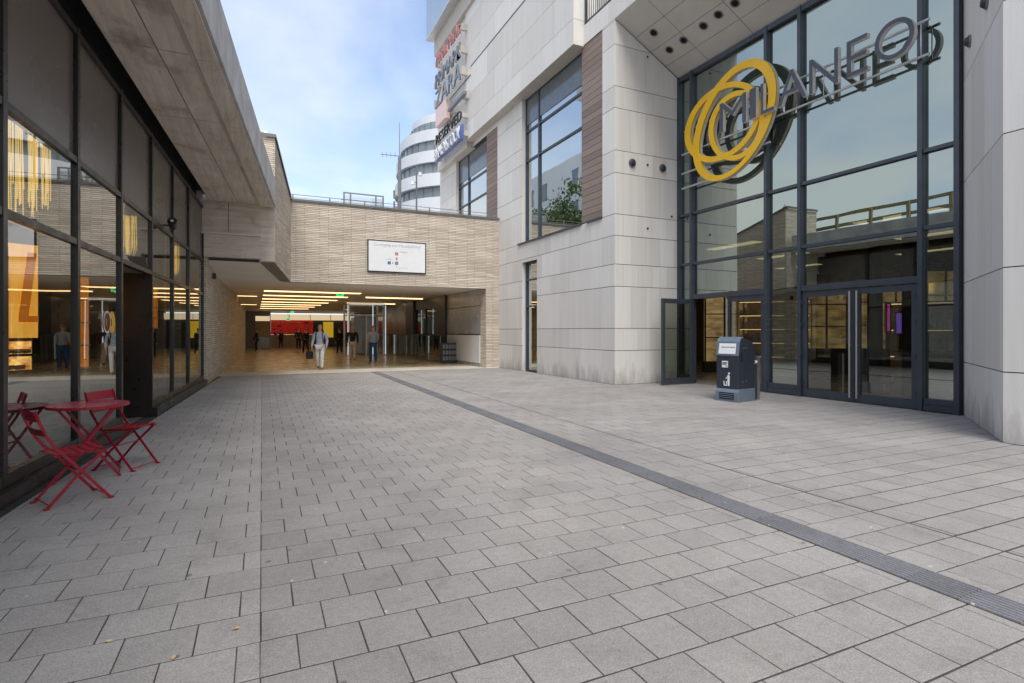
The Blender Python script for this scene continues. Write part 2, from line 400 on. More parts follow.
def text_mesh(txt, size, depth, fn, sx=1.0, align='CENTER', spacing=1.0):
    """filled text -> list of verts/faces mapped by fn(u,v,h)"""
    cu = bpy.data.curves.new('text', 'FONT'); cu.body = txt; cu.size = size; cu.extrude = depth/2; cu.align_x = align; cu.align_y = 'CENTER'; cu.space_character = spacing; cu.offset = THIN*size
    cu.resolution_u = 8
    o = bpy.data.objects.new('text', cu); col.objects.link(o)
    dg = bpy.context.evaluated_depsgraph_get(); me = bpy.data.meshes.new_from_object(o.evaluated_get(dg))
    col.objects.unlink(o); bpy.data.objects.remove(o)
    for v in me.vertices: v.co = fn(v.co.x*sx, v.co.y, v.co.z+depth/2)
    return me
def text_obj(name, txt, size, depth, fn, m, parent, sx=1.0, spacing=1.0):
    me = text_mesh(txt, size, depth, fn, sx, spacing=spacing); me.materials.clear(); me.materials.append(M[m])
    o = bpy.data.objects.new(name, me); col.objects.link(o)
    if parent is not None: o.parent = parent; o.matrix_parent_inverse = parent.matrix_basis.inverted()
    return o
# ============================================================ SETTING: ground
g = MB(); g.face([(-400, -400, -.03), (400, -400, -.03), (400, 800, -.03), (-400, 800, -.03)])
tag(g.build('ground', 'asphalt'), kind='structure')
def facX(Y): return -1.98 + .0575*(Y-5.8)          # glass plane of the left shopfront
j = MB(); j.face([(-4, -8, -.0034), (13, -8, -.0034), (13, 20.45, -.0034), (-4, 20.45, -.0034)])
tag(j.build('paving_bed', 'joint'), kind='structure')
PITCH = .3035; Y0 = 2.61
def slabs(name, m, xr, length, ph, ylim=(-5, 20.58), gap=.0030, clipl=None, rnd=0):
    b = MB(); k0 = int((ylim[0]-Y0)/PITCH)-1; k1 = int((ylim[1]-Y0)/PITCH)+1
    for k in range(k0, k1+1):
        y0 = Y0+k*PITCH; y1 = y0+PITCH
        y0 = max(y0, ylim[0]); y1 = min(y1, ylim[1])
        if y1-y0 < .03: continue
        off = ph[k % len(ph)]
        xa, xb = xr
        if clipl: xa = clipl((y0+y1)/2)
        n = int((xa-off)/length)-1; x = off+n*length
        while x < xb:
            a, c = max(x, xa), min(x+length, xb)
            if c-a > .012:
                dz = random.uniform(-.0008, .0008); tx = random.uniform(-.0008, .0008)
                gy = gap*1.55; e1, e2, e3, e4 = (random.uniform(-.0012, .0012) for _ in range(4)); A = (a+gap+e1, y0+gy+e2, dz); B = (c-gap+e3, y0+gy+e4, dz+tx); C_ = (c-gap+e4, y1-gy+e1, dz+tx); D = (a+gap+e2, y1-gy+e3, dz)
                lo = [(p[0], p[1], -.011) for p in (A, B, C_, D)]; up = [A, B, C_, D]
                cc = .0025
                inn = [(A[0]+cc, A[1]+cc, A[2]), (B[0]-cc, B[1]+cc, B[2]), (C_[0]-cc, C_[1]-cc, C_[2]), (D[0]+cc, D[1]-cc, D[2])]
                rim = [(p[0], p[1], p[2]-.0016) for p in up]
                b.face(inn)
                for i in range(4):
                    q = (i+1) % 4; b.face([rim[i], rim[q], inn[q], inn[i]]); b.face([lo[i], lo[q], rim[q], rim[i]])
            x += length
    b.v = [Vector((p.x+.0105*p.y-.008, p.y-.0105*p.x, p.z)) for p in b.v]      # the paving grid lies 0.6 degrees off the building line
    return tag(b.build(name, m), kind='structure')
# drain / tactile strip runs almost parallel to the joints
def tacX(Y): return 3.69 + .016*(Y-2.27)
slabs('paving', 'slab', (-.002, 4.60), .3, (.164, .302), gap=.0036)
slabs('paving_by_shopfront', 'slab_left', (-2.2, .002), .313, (-.10, -.285), clipl=lambda Y: facX(Y)+.13-.0105*Y, gap=.0034)
slabs('paving_by_mall', 'slab', (4.615, 13), .40, (.06, .26), gap=.0055)
b = MB()
for k in range(-25, 66):
    y0 = 2.27+k*.278; y1 = y0+.278
    if y1 > 20.45: break
    x = tacX((y0+y1)/2)-.135; n = 8; wd = .27/n; g_ = .003
    prof = []
    for i in range(n):
        prof += [(x+i*wd+.004, .0025), (x+i*wd+.008, .0115), (x+i*wd+wd-.016, .0115), (x+i*wd+wd-.012, .0025)]
    for (xa, za), (xb, zb) in zip(prof, prof[1:]):
        b.face([(xa, y0+g_, za), (xb, y0+g_, zb), (xb, y1-g_, zb), (xa, y1-g_, za)])
    b.face([(p[0], y0+g_, p[1]) for p in prof]+[(prof[-1][0], y0+g_, -.01), (prof[0][0], y0+g_, -.01)])
    b.face([(prof[0][0], y1-g_, -.01), (prof[0][0], y0+g_, -.01), (prof[0][0], y0+g_, .0045), (prof[0][0], y1-g_, .0045)])
    b.face([(prof[-1][0], y1-g_, -.01), (prof[-1][0], y0+g_, -.01), (prof[-1][0], y0+g_, .0045), (prof[-1][0], y1-g_, .0045)])
tag(b.build('tactile_paving', 'tactile'), kind='structure')
b = MB(); b.face([(tacX(-5)-.139, -5, .001), (tacX(-5)+.139, -5, .001), (tacX(20.4)+.139, 20.44, .001), (tacX(20.4)-.139, 20.44, .001)])
tag(b.build('tactile_bed', 'joint'), kind='structure')

# ============================================================ MALL (right building)
def subtract(rects, hole):
    out_ = []
    hx0, hx1, hz0, hz1 = hole
    for x0, x1, z0, z1 in rects:
        if hx1 <= x0 or hx0 >= x1 or hz1 <= z0 or hz0 >= z1: out_.append((x0, x1, z0, z1)); continue
        if x0 < hx0: out_.append((x0, hx0, z0, z1))
        if hx1 < x1: out_.append((hx1, x1, z0, z1))
        a, c = max(x0, hx0), min(x1, hx1)
        if z0 < hz0: out_.append((a, c, z0, hz0))
        if hz1 < z1: out_.append((a, c, hz1, z1))
    return out_
ROWS = [0, .95, 1.575, 2.75, 3.37, 4.17, 4.77, 5.92, 6.55, 7.73, 8.34, 9.5, 10.15]
def clad(b, s0, s1, z0, z1, rows, step, fn, holes=(), ph=0, gh=.008, gv=.0025, depth=.03):
    """stone panels with open joints; fn(s, z, out)->xyz"""
    zs = [z0]+[z for z in rows if z0+.02 < z < z1-.02]+[z1]
    for r, (za, zb) in enumerate(zip(zs, zs[1:])):
        off = s0-step+((ph + (.5*step if r % 2 else 0)) % step); x = off
        while x < s1:
            a, c = max(x, s0), min(x+step, s1); x += step
            if c-a < .02: continue
            rs = [(a+(gv if a > s0 else 0), c-(gv if c < s1 else 0), za+gh, zb-gh)]
            for h in holes: rs = subtract(rs, h)
            for (p, q, u, v) in rs:
                if q-p < .015 or v-u < .015: continue
                t = MB(b.mx)
                t.face([fn(p, u, depth), fn(q, u, depth), fn(q, v, depth), fn(p, v, depth)])
                t.face([fn(p, u, 0), fn(q, u, 0), fn(q, u, depth), fn(p, u, depth)]); t.face([fn(p, v, depth), fn(q, v, depth), fn(q, v, 0), fn(p, v, 0)])
                t.face([fn(p, u, 0), fn(p, u, depth), fn(p, v, depth), fn(p, v, 0)]); t.face([fn(q, u, depth), fn(q, u, 0), fn(q, v, 0), fn(q, v, depth)])
                b.f += [tuple(i+len(b.v) for i in f) for f in t.f]; b.v += t.v; b.uv += t.uv; b.smooth += t.smooth
XW = 9.07; XG = 11.40; YC = 12.6
mall = thing('shopping_mall', (12, 14, 0), 'large shopping mall clad in pale stone panels with recessed glass entrance and overhanging upper storeys', 'building')
# openings in the street wall (Y range, z range)
W1 = (14.35, 18.45, 4.78, 10.2); WD1 = (13.2, 14.35, 4.78, 10.2); DR = (17.25, 18.45, 0, 4.05)
W2 = (22.0, 25.9, 4.78, 9.98); WD2 = (20.75, 22.0, 4.78, 9.98)
holes = [(*W1,), (*WD1,), (*DR,), (*W2,), (*WD2,)]
rng = [(y0, y1, z0, z1) for (y0, y1, z0, z1) in holes]
b = MB(); fw = lambda s, z, h: (XW+.03-h, s, z)
clad(b, YC, 28.5, 0, 10.2, ROWS, 1.22, fw, rng, ph=.61)
b.build('stone_cladding', 'clad', mall)
# backing wall with openings
bk = MB()
for (a, c, u, v) in [r for r in (lambda rr: [x for x in rr])(subtract(subtract(subtract(subtract(subtract([(YC+.04, 28.45, 0, 10.18)], W1), WD1), DR), W2), WD2))]:
    bk.face([(XW+.028, a, u), (XW+.028, c, u), (XW+.028, c, v), (XW+.028, a, v)])
for (y0, y1, z0, z1) in (W1, DR, W2):     # reveals
    for q in ([(XW+.03, y0, z0), (XW+.45, y0, z0), (XW+.45, y0, z1), (XW+.03, y0, z1)], [(XW+.03, y1, z0), (XW+.45, y1, z0), (XW+.45, y1, z1), (XW+.03, y1, z1)],
              [(XW+.03, y0, z1), (XW+.45, y0, z1), (XW+.45, y1, z1), (XW+.03, y1, z1)], [(XW+.03, y0, z0), (XW+.45, y0, z0), (XW+.45, y1, z0), (XW+.03, y1, z0)]): bk.face(q)
bk.build('backing_wall', 'clad_back', mall, weld=False)
# reveal stone on far side of window (pale)
for w__ in (W1, W2, DR): MB().box(XW+.03, XW+.2, w__[1]-.006, w__[1]+.06, w__[2], w__[3]).build('window_reveal', 'clad', mall)
# return wall of the entrance recess (faces the camera), curved corner approximated by a small chamfer
b = MB(); fr = lambda s, z, h: (s, YC+.03-h, z)
def ztop(x): return 10.2-(10.2-8.93)*(x-XW)/(XG-XW)
clad(b, XW+.0305, XG+.1, 0, 10.22, ROWS[:-1], .52, fr, ph=.0)
# trim panels by sloping soffit : cut with bisect after build
o = b.build('return_cladding', 'clad', mall)
bm = bmesh.new(); bm.from_mesh(o.data)
nrm = Vector((10.2-8.93, 0, XG-XW)).normalized()
bmesh.ops.bisect_plane(bm, geom=bm.verts[:]+bm.edges[:]+bm.faces[:], plane_co=Vector((XW, YC, 10.19)), plane_no=nrm, clear_outer=True)
bm.to_mesh(o.data); bm.free()
b = MB(); b.face([(XW+.03, YC+.032, 0), (XG+.1, YC+.032, 0), (XG+.1, YC+.032, 8.95), (XW+.03, YC+.032, 10.15)]); b.build('return_backing', 'clad_back', mall)
# sloping soffit panels over the recess
b = MB()
us = [0, .30, .53, .76, 1.0]; ys = [YC, 11.4, 9.9, 8.4, 6.9, 5.4, 3.9, 2.4, .9, -.6, -2.1]
U0 = (XW, 10.2); U1 = (XG+.05, 8.92)
sx = lambda u: U0[0]+(U1[0]-U0[0])*u
sz = lambda u: U0[1]+(U1[1]-U0[1])*u
for i in range(4):
    for k in range(10):
        sh = .0 if i % 2 else .0
        ya, yb = ys[k+1], ys[k]; e = .008
        ua, ub = us[i]+.004, us[i+1]-.004
        t = MB(); A = [(sx(ua), ya+e, sz(ua)), (sx(ub), ya+e, sz(ub)), (sx(ub), yb-e, sz(ub)), (sx(ua), yb-e, sz(ua))]; t.face(A)
        Bk = [(p[0], p[1], p[2]+.03) for p in A]
        for q in range(4): t.face([A[q], A[(q+1) % 4], Bk[(q+1) % 4], Bk[q]])
        b.f += [tuple(z+len(b.v) for z in f) for f in t.f]; b.v += t.v; b.uv += t.uv; b.smooth += t.smooth
M['soffit'] = plain('soffit_panel', (.56, .53, .49), .6, var=.06, ns=1.5)
b.build('soffit_panels', 'soffit', mall)
b = MB(); b.face([(sx(0), -2.1, sz(0)+.03), (sx(1), -2.1, sz(1)+.03), (sx(1), YC, sz(1)+.03), (sx(0), YC, sz(0)+.03)]); b.build('soffit_backing', 'clad_back', mall)
def soffit_pt(px, py):
    dx, dy = ray(px); dz = (HY-py)/F
    # plane through (XW,.,10.2) with slope
    k = (U1[1]-U0[1])/(U1[0]-U0[0]); t = (U0[1]-k*U0[0]-CH)/(dz-k*dx)
    return Vector((dx*t, dy*t, CH+dz*t))
slope_rot = Matrix.Rotation(math.atan((10.2-8.92)/(U1[0]-U0[0])), 4, 'Y')
dl = None
for i, (px, py) in enumerate([(653.7, 32.6), (669.4, 49.8), (683.6, 40.2), (703.4, 25.8), (718.4, 14.6), (735, 3)]):
    p = soffit_pt(px, py)
    if dl is None:
        f = MB(slope_rot); f.cyl((0, 0), .125, -.006, .03, 24); dl = f.build('downlight', 'zinc', mall); f2 = MB(slope_rot); f2.cyl((0, 0), .085, -.014, .0, 20); lens = f2.build('lens', 'black', dl)
        dl.matrix_parent_inverse = ID; lens.matrix_parent_inverse = ID; dl.location = p-Vector(mall.location)
    else:
        c = copy_tree(dl, mall); c.location = p-Vector(mall.location)
# lintel band and balcony above recess
b = MB(); fw2 = lambda s, z, h: (XW+.03-h, s, z)
clad(b, -2.1, 14.2, 10.2, 10.8, [], 1.5, fw2)
b.build('lintel_cladding', 'clad', mall)
b = MB(); b.box(XW+.032, 16, -2.1, 14.2, 10.24, 10.78); b.build('balcony_slab', 'clad', mall)
b = MB(); b.face([(10.6, -2, 10.79), (10.6, 14.2, 10.79), (10.6, 14.2, 20), (10.6, -2, 20)]); b.build('upper_wall', 'clad', mall)
rl = MB(); rl.box(XW+.02, XW+.07, -2, 14.18, 10.84, 10.89); rl.box(XW+.02, XW+.07, -2, 14.18, 11.75, 11.80)
y = -1.9
while y < 14.15: rl.box(XW+.035, XW+.05, y, y+.015, 10.89, 11.75); y += .11
for y in (14.1, 12.6, 11.1, 9.6): rl.box(XW+.01, XW+.08, y, y+.05, 10.8, 11.8)
rl.build('balcony_railing', 'blue_frame', mall)
# overhanging upper storeys
XO = 8.71; YO = 14.2; YN = 23.6; YE = 28.0
b = MB(); fo = lambda s, z, h: (XO+.03-h, s, z)
rows_up = [10.15, 10.95, 12.1, 13.28, 14.3, 15.4, 16.5, 17.6, 18.7]
clad(b, YO, YN, 10.17, 20, rows_up, 1.6, fo, ph=.4, gh=.006, gv=.004); 
fo2 = lambda s, z, h: (XO+.1-h, s, z)
clad(b, YN, YE, 9.92, 20, rows_up, 1.6, fo2, ph=.2, gh=.006, gv=.004)
fe = lambda s, z, h: (s, YO+.03-h, z)
clad(b, XO+.0305, XW+1.6, 10.17, 20, rows_up, 1.9, fe, ph=0, gh=.006)
b.build('upper_cladding', 'clad', mall)
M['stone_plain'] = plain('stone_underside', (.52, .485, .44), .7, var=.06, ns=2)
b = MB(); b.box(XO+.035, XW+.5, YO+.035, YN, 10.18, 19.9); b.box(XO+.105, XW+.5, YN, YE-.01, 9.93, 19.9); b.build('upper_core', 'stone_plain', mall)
b = MB(); b.box(XW+.46, 24, YC+.04, 28.5, 10.2, 20.3); b.build('roof_block', 'clad', mall)
# grooves, ledge
b = MB(); b.box(XO-.004, XO+.02, 17.0, 22.9, 13.26, 13.32); b.box(XO-.02, XO+.0, 22.9, 27.2, 12.9, 12.94); b.build('shadow_gap', 'sign_black', mall)
b = MB(); b.box(XO-.12, XO+.05, 15, YE, 16.0, 19.9); b.build('ledge', 'stone_plain', mall)
b = MB(); b.box(8.22, XO-.12, 20, 28.2, 17.0, 23); b.build('corner_glass_box', 'blue_box', mall)
b = MB(); b.box(8.20, XO-.11, 19.98, 28.22, 16.86, 16.995); b.build('glass_box_base', 'white_metal', mall)
# windows
def street_window(W, splits, trans, name='window', top_panel=None, door=False):
    y0, y1, z0, z1 = W; xf = XW+.2
    f = MB(); t = .07
    f.box(xf-.06, xf+.06, y0, y0+t, z0, z1); f.box(xf-.06, xf+.06, y1-t, y1, z0, z1); f.box(xf-.058, xf+.058, y0+t, y1-t, z0, z0+t); f.box(xf-.058, xf+.058, y0+t, y1-t, z1-t, z1)
    for s in splits: f.box(xf-.062, xf+.062, s-.035, s+.035, z0+t, z1-t)
    for z in trans: f.box(xf-.056, xf+.056, y0+t, y1-t, z-.03, z+.03)
    fo_ = f.build(name, 'blue_frame', mall)
    g_ = MB(); zt = top_panel or z1; g_.face([(xf, y0+.03, z0+.03), (xf, y1-.03, z0+.03), (xf, y1-.03, zt), (xf, y0+.03, zt)]); g_.build('pane', 'glass_win', fo_)
    if top_panel: MB().box(xf-.03, xf+.03, y0+.03, y1-.03, top_panel, z1-.01).build('spandrel', 'dark_glass_band', fo_)
    bx('window_sill', 'blue_frame', fo_, XW-.06, XW+.14, y0-.05, y1+.3, z0-.03, z0+.02) if not door else None
    d = MB(); d.box(xf+.3, xf+3, y0-.2, y1+.2, z0-.02, z1+.02); d.build('room_behind', 'int_dark', fo_)
    return fo_
street_window(W1, [W1[1]-1.05], [8.95, 7.85], top_panel=9.2)
street_window(W2, [W2[1]-1.35], [8.6, 7.6, 5.9], top_panel=8.8)
nd = street_window(DR, [], [2.42, 3.4], name='side_door', door=True)
MB().box(XW+.13, XW+.27, DR[0]+.09, DR[0]+.2, .03, 2.38).build('door_stile', 'blue_frame', nd)
for (y0, y1, z0, z1) in (WD1, WD2):
    b = MB(); z = z0+.03
    while z < z1-.05:
        b.wbox(XW+.03, XW+.06, y0+.01, y1-.01, z, min(z+.2, z1)-.012); z += .2
    b.build('timber_panel', 'wood', mall); MB().box(XW+.062, XW+.3, y0-.02, y1+.02, z0, z1).build('panel_backing', 'sign_black', mall)
MB().box(XW-.06, XW+.14, WD1[0], WD1[1]-.35, WD1[2]-.03, WD1[2]+.02).build('window_sill', 'blue_frame', mall)
# right pier: chamfer + street face towards the camera
A = Vector((XG+.05, 5.44, 0)); B = Vector((XW, 3.85, 0)); dv = (B-A).normalized(); nv = Vector((-dv.y, dv.x, 0))
if nv.x > 0: nv = -nv
Lc = (B-A).length
fc = lambda s, z, h: tuple(A+dv*s+nv*(h-.03)+Vector((0, 0, z)))
b = MB(); clad(b, 0, Lc, 0, 10.2, [.95, 2.35, 4.14, 5.92, 7.7, 9.5], .95, fc, ph=.3)
fs = lambda s, z, h: (XW+.03-h, s, z)
clad(b, -9, 3.85, 0, 10.2, [.95, 2.35, 4.14, 5.92, 7.7, 9.5], 1.6, fs, ph=.4)
b.build('pier_cladding', 'clad', mall)
b = MB(); b.face([tuple(A-nv*.032), tuple(B-nv*.032), tuple(B-nv*.032+Vector((0, 0, 10.19))), tuple(A-nv*.032+Vector((0, 0, 10.19)))])
b.face([(XW+.032, 3.82, 0), (XW+.032, -9, 0), (XW+.032, -9, 10.19), (XW+.032, 3.82, 10.19)]); b.build('pier_backing', 'clad_back', mall)
# entrance glazing
YM = [12.55]+[onX(p, 300, XG).y for p in (693.4, 768.2, 801.9, 922.8)]+[5.47]
T2, T1, TD = 3.43, 4.87, 2.50
gw = thing('entrance_glazing', (XG, 9, 0), 'tall recessed glass entrance wall with blue grey frames behind the yellow ring sign', 'glass wall')
f = MB()
for i, y in enumerate(YM):
    w_ = .042
    MB().box(XG-.11, XG+.07, y-w_, y+w_, 0, 8.95).build('mullion', 'blue_frame', gw)
f = MB()
for ya, yb in zip(YM[1:], YM): 
    for z in (T2, T1, 6.75 if False else None):
        if z: MB().box(XG-.08, XG+.06, ya+.043, yb-.043, z-.035, z+.035).build('transom', 'blue_frame', gw)
    MB().box(XG-.09, XG+.065, ya+.043, yb-.043, 8.82, 8.95).build('transom', 'blue_frame', gw)
for i, (yb, ya) in enumerate(zip(YM, YM[1:])):
    doorbay = i in (1, 3)
    lv = [(TD if doorbay else .22, T2), (T2, T1), (T1, 8.85)]
    for z0, z1 in lv:
        g_ = MB(); g_.face([(XG, ya+.04, z0), (XG, yb-.04, z0), (XG, yb-.04, z1), (XG, ya+.04, z1)]); g_.build('pane', 'glass_mall', gw)
    if not doorbay:
        b = MB(); b.box(XG-.09, XG+.06, ya+.05, yb-.05, .02, .13); b.box(XG-.075, XG+.06, ya+.05, yb-.05, .135, .24); b.build('bottom_rail', 'blue_frame', gw)
    else:
        b = MB(); b.box(XG-.10, XG+.06, ya+.05, yb-.05, TD-.09, TD+.04); b.build('door_header', 'blue_frame', gw)
def door_leaf(name_parent, hinge, wdt, ang, flip, label=None):
    """leaf in local frame: x along leaf from hinge, y thickness, z up"""
    mx = Matrix.Translation(hinge) @ Matrix.Rotation(ang, 4, 'Z')
    s = 1
    f = MB(mx); st = .105; hh = TD-.10
    f.box(0, st, -.03, .03, .02, hh); f.box(wdt-st, wdt, -.03, .03, .02, hh); f.box(st, wdt-st, -.028, .028, .02, .19); f.box(st, wdt-st, -.028, .028, hh-.13, hh)
    d = f.build('door', 'blue_frame', name_parent)
    g_ = MB(mx); g_.face([(st-.01, 0, .18), (wdt-st+.01, 0, .18), (wdt-st+.01, 0, hh-.12), (st-.01, 0, hh-.12)]); g_.build('pane', 'glass_door', d)
    h = MB(mx)
    for yy in (flip,):
        h.tube([(wdt-.07, .085*yy, .1), (wdt-.07, .085*yy, hh-.06)], .021, 10)
        for z in (.2, 1.2, 2.2): h.tube([(wdt-.07, .03*yy, z), (wdt-.07, .085*yy, z)], .012, 8)
    h.build('handle', 'steel', d)
    k = MB(mx)
    for z in (.25, .95, 1.6, 2.1): k.box(-.025, .02, .03*flip, .065*flip, z, z+.12)
    k.build('hinge', 'bin', d)
    return d
# door pair in front (bay 3): both shut; pair in bay 1: far leaf stands open outwards
y1_, y0_ = YM[3]-.06, YM[4]+.06; wl = (y1_-y0_)/2-.004
door_leaf(gw, Vector((XG-.03, y1_, 0)), wl, -PI/2, -1)
door_leaf(gw, Vector((XG-.03, y0_, 0)), wl, PI/2, 1)
y1_, y0_ = YM[1]-.06, YM[2]+.06; wl = (y1_-y0_)/2-.004
door_leaf(gw, Vector((XG-.03, y0_, 0)), wl, PI/2, 1)
door_leaf(gw, Vector((XG-.08, y1_, 0)), wl*.98, PI+R(3), -1)
# lift-out post in open doorway (edge hardware)
# mall interior behind the glazing
b = MB()
b.face([(XG+.07, 2, .002), (26, 2, .002), (26, 24, .002), (XG+.07, 24, .002)])
tag(b.build('mall_floor', 'tile_grey'), kind='structure')
b = MB(); b.face([(26, 2, 0), (26, 24, 0), (26, 24, 10), (26, 2, 10)]); b.face([(XG, 24, 0), (26, 24, 0), (26, 24, 10), (XG, 24, 10)])
b.face([(XG+.2, 5.2, 0), (26, 3, 0), (26, 3, 10), (XG+.2, 5.2, 10)]); b.face([(XG+.3, 12.75, 0), (XG+.3, 24, 0), (XG+.3, 24, 10), (XG+.3, 12.75, 10)])
b.build('interior_wall', 'int_mid', mall)
b = MB(); b.box(XG+.9, 26, 2, 24, 4.3, 4.8); b.build('interior_ceiling', 'ceil_dark', mall)
b = MB(); b.face([(XG+.1, 2, 9.0), (26, 2, 9.0), (26, 24, 9.0), (XG+.1, 24, 9.0)]); b.build('upper_ceiling', 'int_mid', mall)
rlm = None
for (x, y, w__) in ((14, 8, 'over the counter, nearest the glass'), (14, 13, 'above the open door leaf, nearest the glass'), (17.5, 9, 'in the middle row, nearest the camera'), (17.5, 14, 'in the middle row, farther from the camera'), (21, 11, 'in the back row, nearest the camera'), (21, 16, 'in the back row, farther away'), (14, 17.5, 'deepest in the hall on the left')):
    t_ = thing('ceiling_light', (x, y, 4.28), 'warm mall ceiling light '+w__, 'ceiling light', 'warm ceiling lights inside the mall')
    MB().box(x-.22, x+.22, y-1, y+1, 4.26, 4.295).build('housing', 'white_metal', t_)
    MB().box(x-.20, x+.20, y-.97, y+.97, 4.245, 4.258).build('diffuser', 'room_light', t_)
def shelf(x, y, wx, h, n, label, rz=0, lit=True):
    t_ = thing('display_shelf', (x, y, 0), label, 'shelf', None)
    mx = Matrix.Translation((x, y, 0)) @ Matrix.Rotation(rz, 4, 'Z')
    f = MB(mx); f.box(-wx/2, -wx/2+.04, 0, .4, 0, h); f.box(wx/2-.04, wx/2, 0, .4, 0, h); f.box(-wx/2+.04, wx/2-.04, .36, .4, 0, h); f.build('carcass', 'shelf_wood', t_)
    for k in range(n+1):
        z = .1+(h-.16)*k/n; MB(mx).box(-wx/2+.042, wx/2-.042, 0, .358, z, z+.035).build('shelf', 'shelf_wood', t_)
        if lit and k: MB(mx).box(-wx/2+.08, wx/2-.08, .02, .05, z-.02, z-.002).build('shelf_light', 'shelf_light', t_)
    st = MB(mx)
    for k in range(n):
        z = .1+(h-.16)*k/n+.035; xx = -wx/2+.1
        while xx < wx/2-.2:
            ww = random.uniform(.07, .16); hh = random.uniform(.12, (h-.16)/n-.1); st.wbox(xx, xx+ww, .1, .3, z+.001, z+hh); xx += ww+random.uniform(.02, .08)
    M.setdefault('goods', None)
    if M['goods'] is None:
        m, t, bb = mat('packed_goods'); t.links.new(ramp(t, island(t), [(0, (.5, .32, .12)), (.3, (.65, .55, .4)), (.5, (.12, .08, .05)), (.75, (.45, .12, .06)), (1, (.7, .6, .3))]), bb.inputs['Base Color']); M['goods'] = m
    tag(st.build('goods', 'goods', t_), kind='stuff')
    return t_
shelf(16.6, 13.6, 2.4, 2.6, 5, 'lit wooden shelf seen through the left leaf of the closed entrance doors', -.8)
shelf(20.5, 9.4, 2.2, 2.6, 4, 'lit wooden shelf deep inside the mall right of the violet screen', -.9)
shelf(16.0, 8.3, 2.0, 2.3, 3, 'lit wooden shelf behind the rightmost glass pane of the entrance', -1.2)
for (px, D, z0, z1, w_, m_, lb) in ((902.5, 13.8, 1.44, 1.95, .26, 'purple', 'glowing violet screen seen through the right leaf of the closed doors'), (888.5, 14.2, 1.5, 2.2, .05, 'magenta', 'narrow magenta light strip left of the violet screen')):
    p = at(px, D); t_ = thing('advertising_screen', (p.x, p.y, z0), lb, 'screen')
    mx = Matrix.Translation((p.x, p.y, 0)) @ Matrix.Rotation(-R(40), 4, 'Z')
    MB(mx).box(-w_/2-.04, w_/2+.04, .0, .08, z0-.04, z1+.04).build('casing', 'sign_black', t_); MB(mx).box(-w_/2, w_/2, -.012, -.002, z0, z1).build('display', m_, t_)
    MB(mx).box(-.05, .05, .02, .06, 0, z0-.04).build('stand', 'sign_black', t_)
for px, D in ((875, 13.2), (910, 12.6), (790, 17)):
    p = at(px, D); t_ = tag(MB().cyl((p.x, p.y), .16, 0, 4.3, 20).build('round_column', 'sign_black'), {875: 'dark round column seen through the closed entrance doors', 910: 'dark round column right of the violet screen', 790: 'dark round column behind the narrow pane between the door pairs'}[px], 'column')
# counter inside near right pane
p = at(945, 12.6); t_ = thing('service_counter', (p.x, p.y, 0), 'pale service counter behind the rightmost glass pane of the entrance', 'counter')
mx = Matrix.Translation((p.x, p.y, 0)) @ Matrix.Rotation(-.7, 4, 'Z')
MB(mx).box(-.8, .8, 0, .6, 0, 1.0).build('cabinet', 'panel_grey', t_); MB(mx).box(-.85, .85, -.05, .65, 1.003, 1.05).build('worktop', 'sign_black', t_)
M['shop_glow'] = emis_var('glowing_backdrop', (.35, .20, .08), (1, .62, .30), .34, (1.6, 1.6, 3.2))  # glowing blotches stand in for lit, blurred goods
M['shop_glow_dim'] = emis_var('dim_glowing_backdrop', (.16, .11, .05), (.6, .42, .18), .17, (1.6, 1.6, 4.5))
for (pxa, pxb, D, z0, z1, m_, lb) in ((922, 966, 16.5, 1.15, 3.3, 'shop_glow', 'added glowing backdrop, warm and bright like a shop front, behind the rightmost glass pane'), (806, 852, 19, .9, 3.2, 'shop_glow_dim', 'added dim golden glowing backdrop behind the left leaf of the closed doors'), (855, 905, 19, .9, 3.3, 'shop_glow_dim', 'added dim golden glowing backdrop behind the violet screen'), (705, 765, 20, .4, 3.0, 'shop_glow_dim', 'added dim golden glowing backdrop seen through the open doorway')):
    qa_, qb_ = at(pxa, D), at(pxb, D); u_ = (qb_-qa_); wd_ = u_.length; u_.normalize(); n_ = Vector((u_.y, -u_.x, 0))
    mg = Matrix(((u_.x, n_.x, 0, qa_.x), (u_.y, n_.y, 0, qa_.y), (0, 0, 1, 0), (0, 0, 0, 1)))
    t_ = thing('added_glow_front', qa_, lb, 'glowing backdrop')
    MB(mg).box(0, wd_, -.1, 0, z0, z1).build('glow_sheet', m_, t_)  # self-glowing sheet added to brighten the mall interior
    MB(mg).box(-.06, wd_+.06, -.14, .06, z1+.003, z1+.25).build('header', 'sign_black', t_); MB(mg).box(-.06, wd_+.06, -.14, .1, 0, z0-.003).build('base', 'int_dark', t_)
    k_ = 0
    while k_ <= wd_: MB(mg).box(k_-.025, k_+.025, .003, .05, z0, z1).build('post', 'sign_black', t_); k_ += .7
    for z_ in (.33, .66): MB(mg).box(0, wd_, .052, .08, z0+(z1-z0)*z_-.02, z0+(z1-z0)*z_+.02).build('rail', 'sign_black', t_)
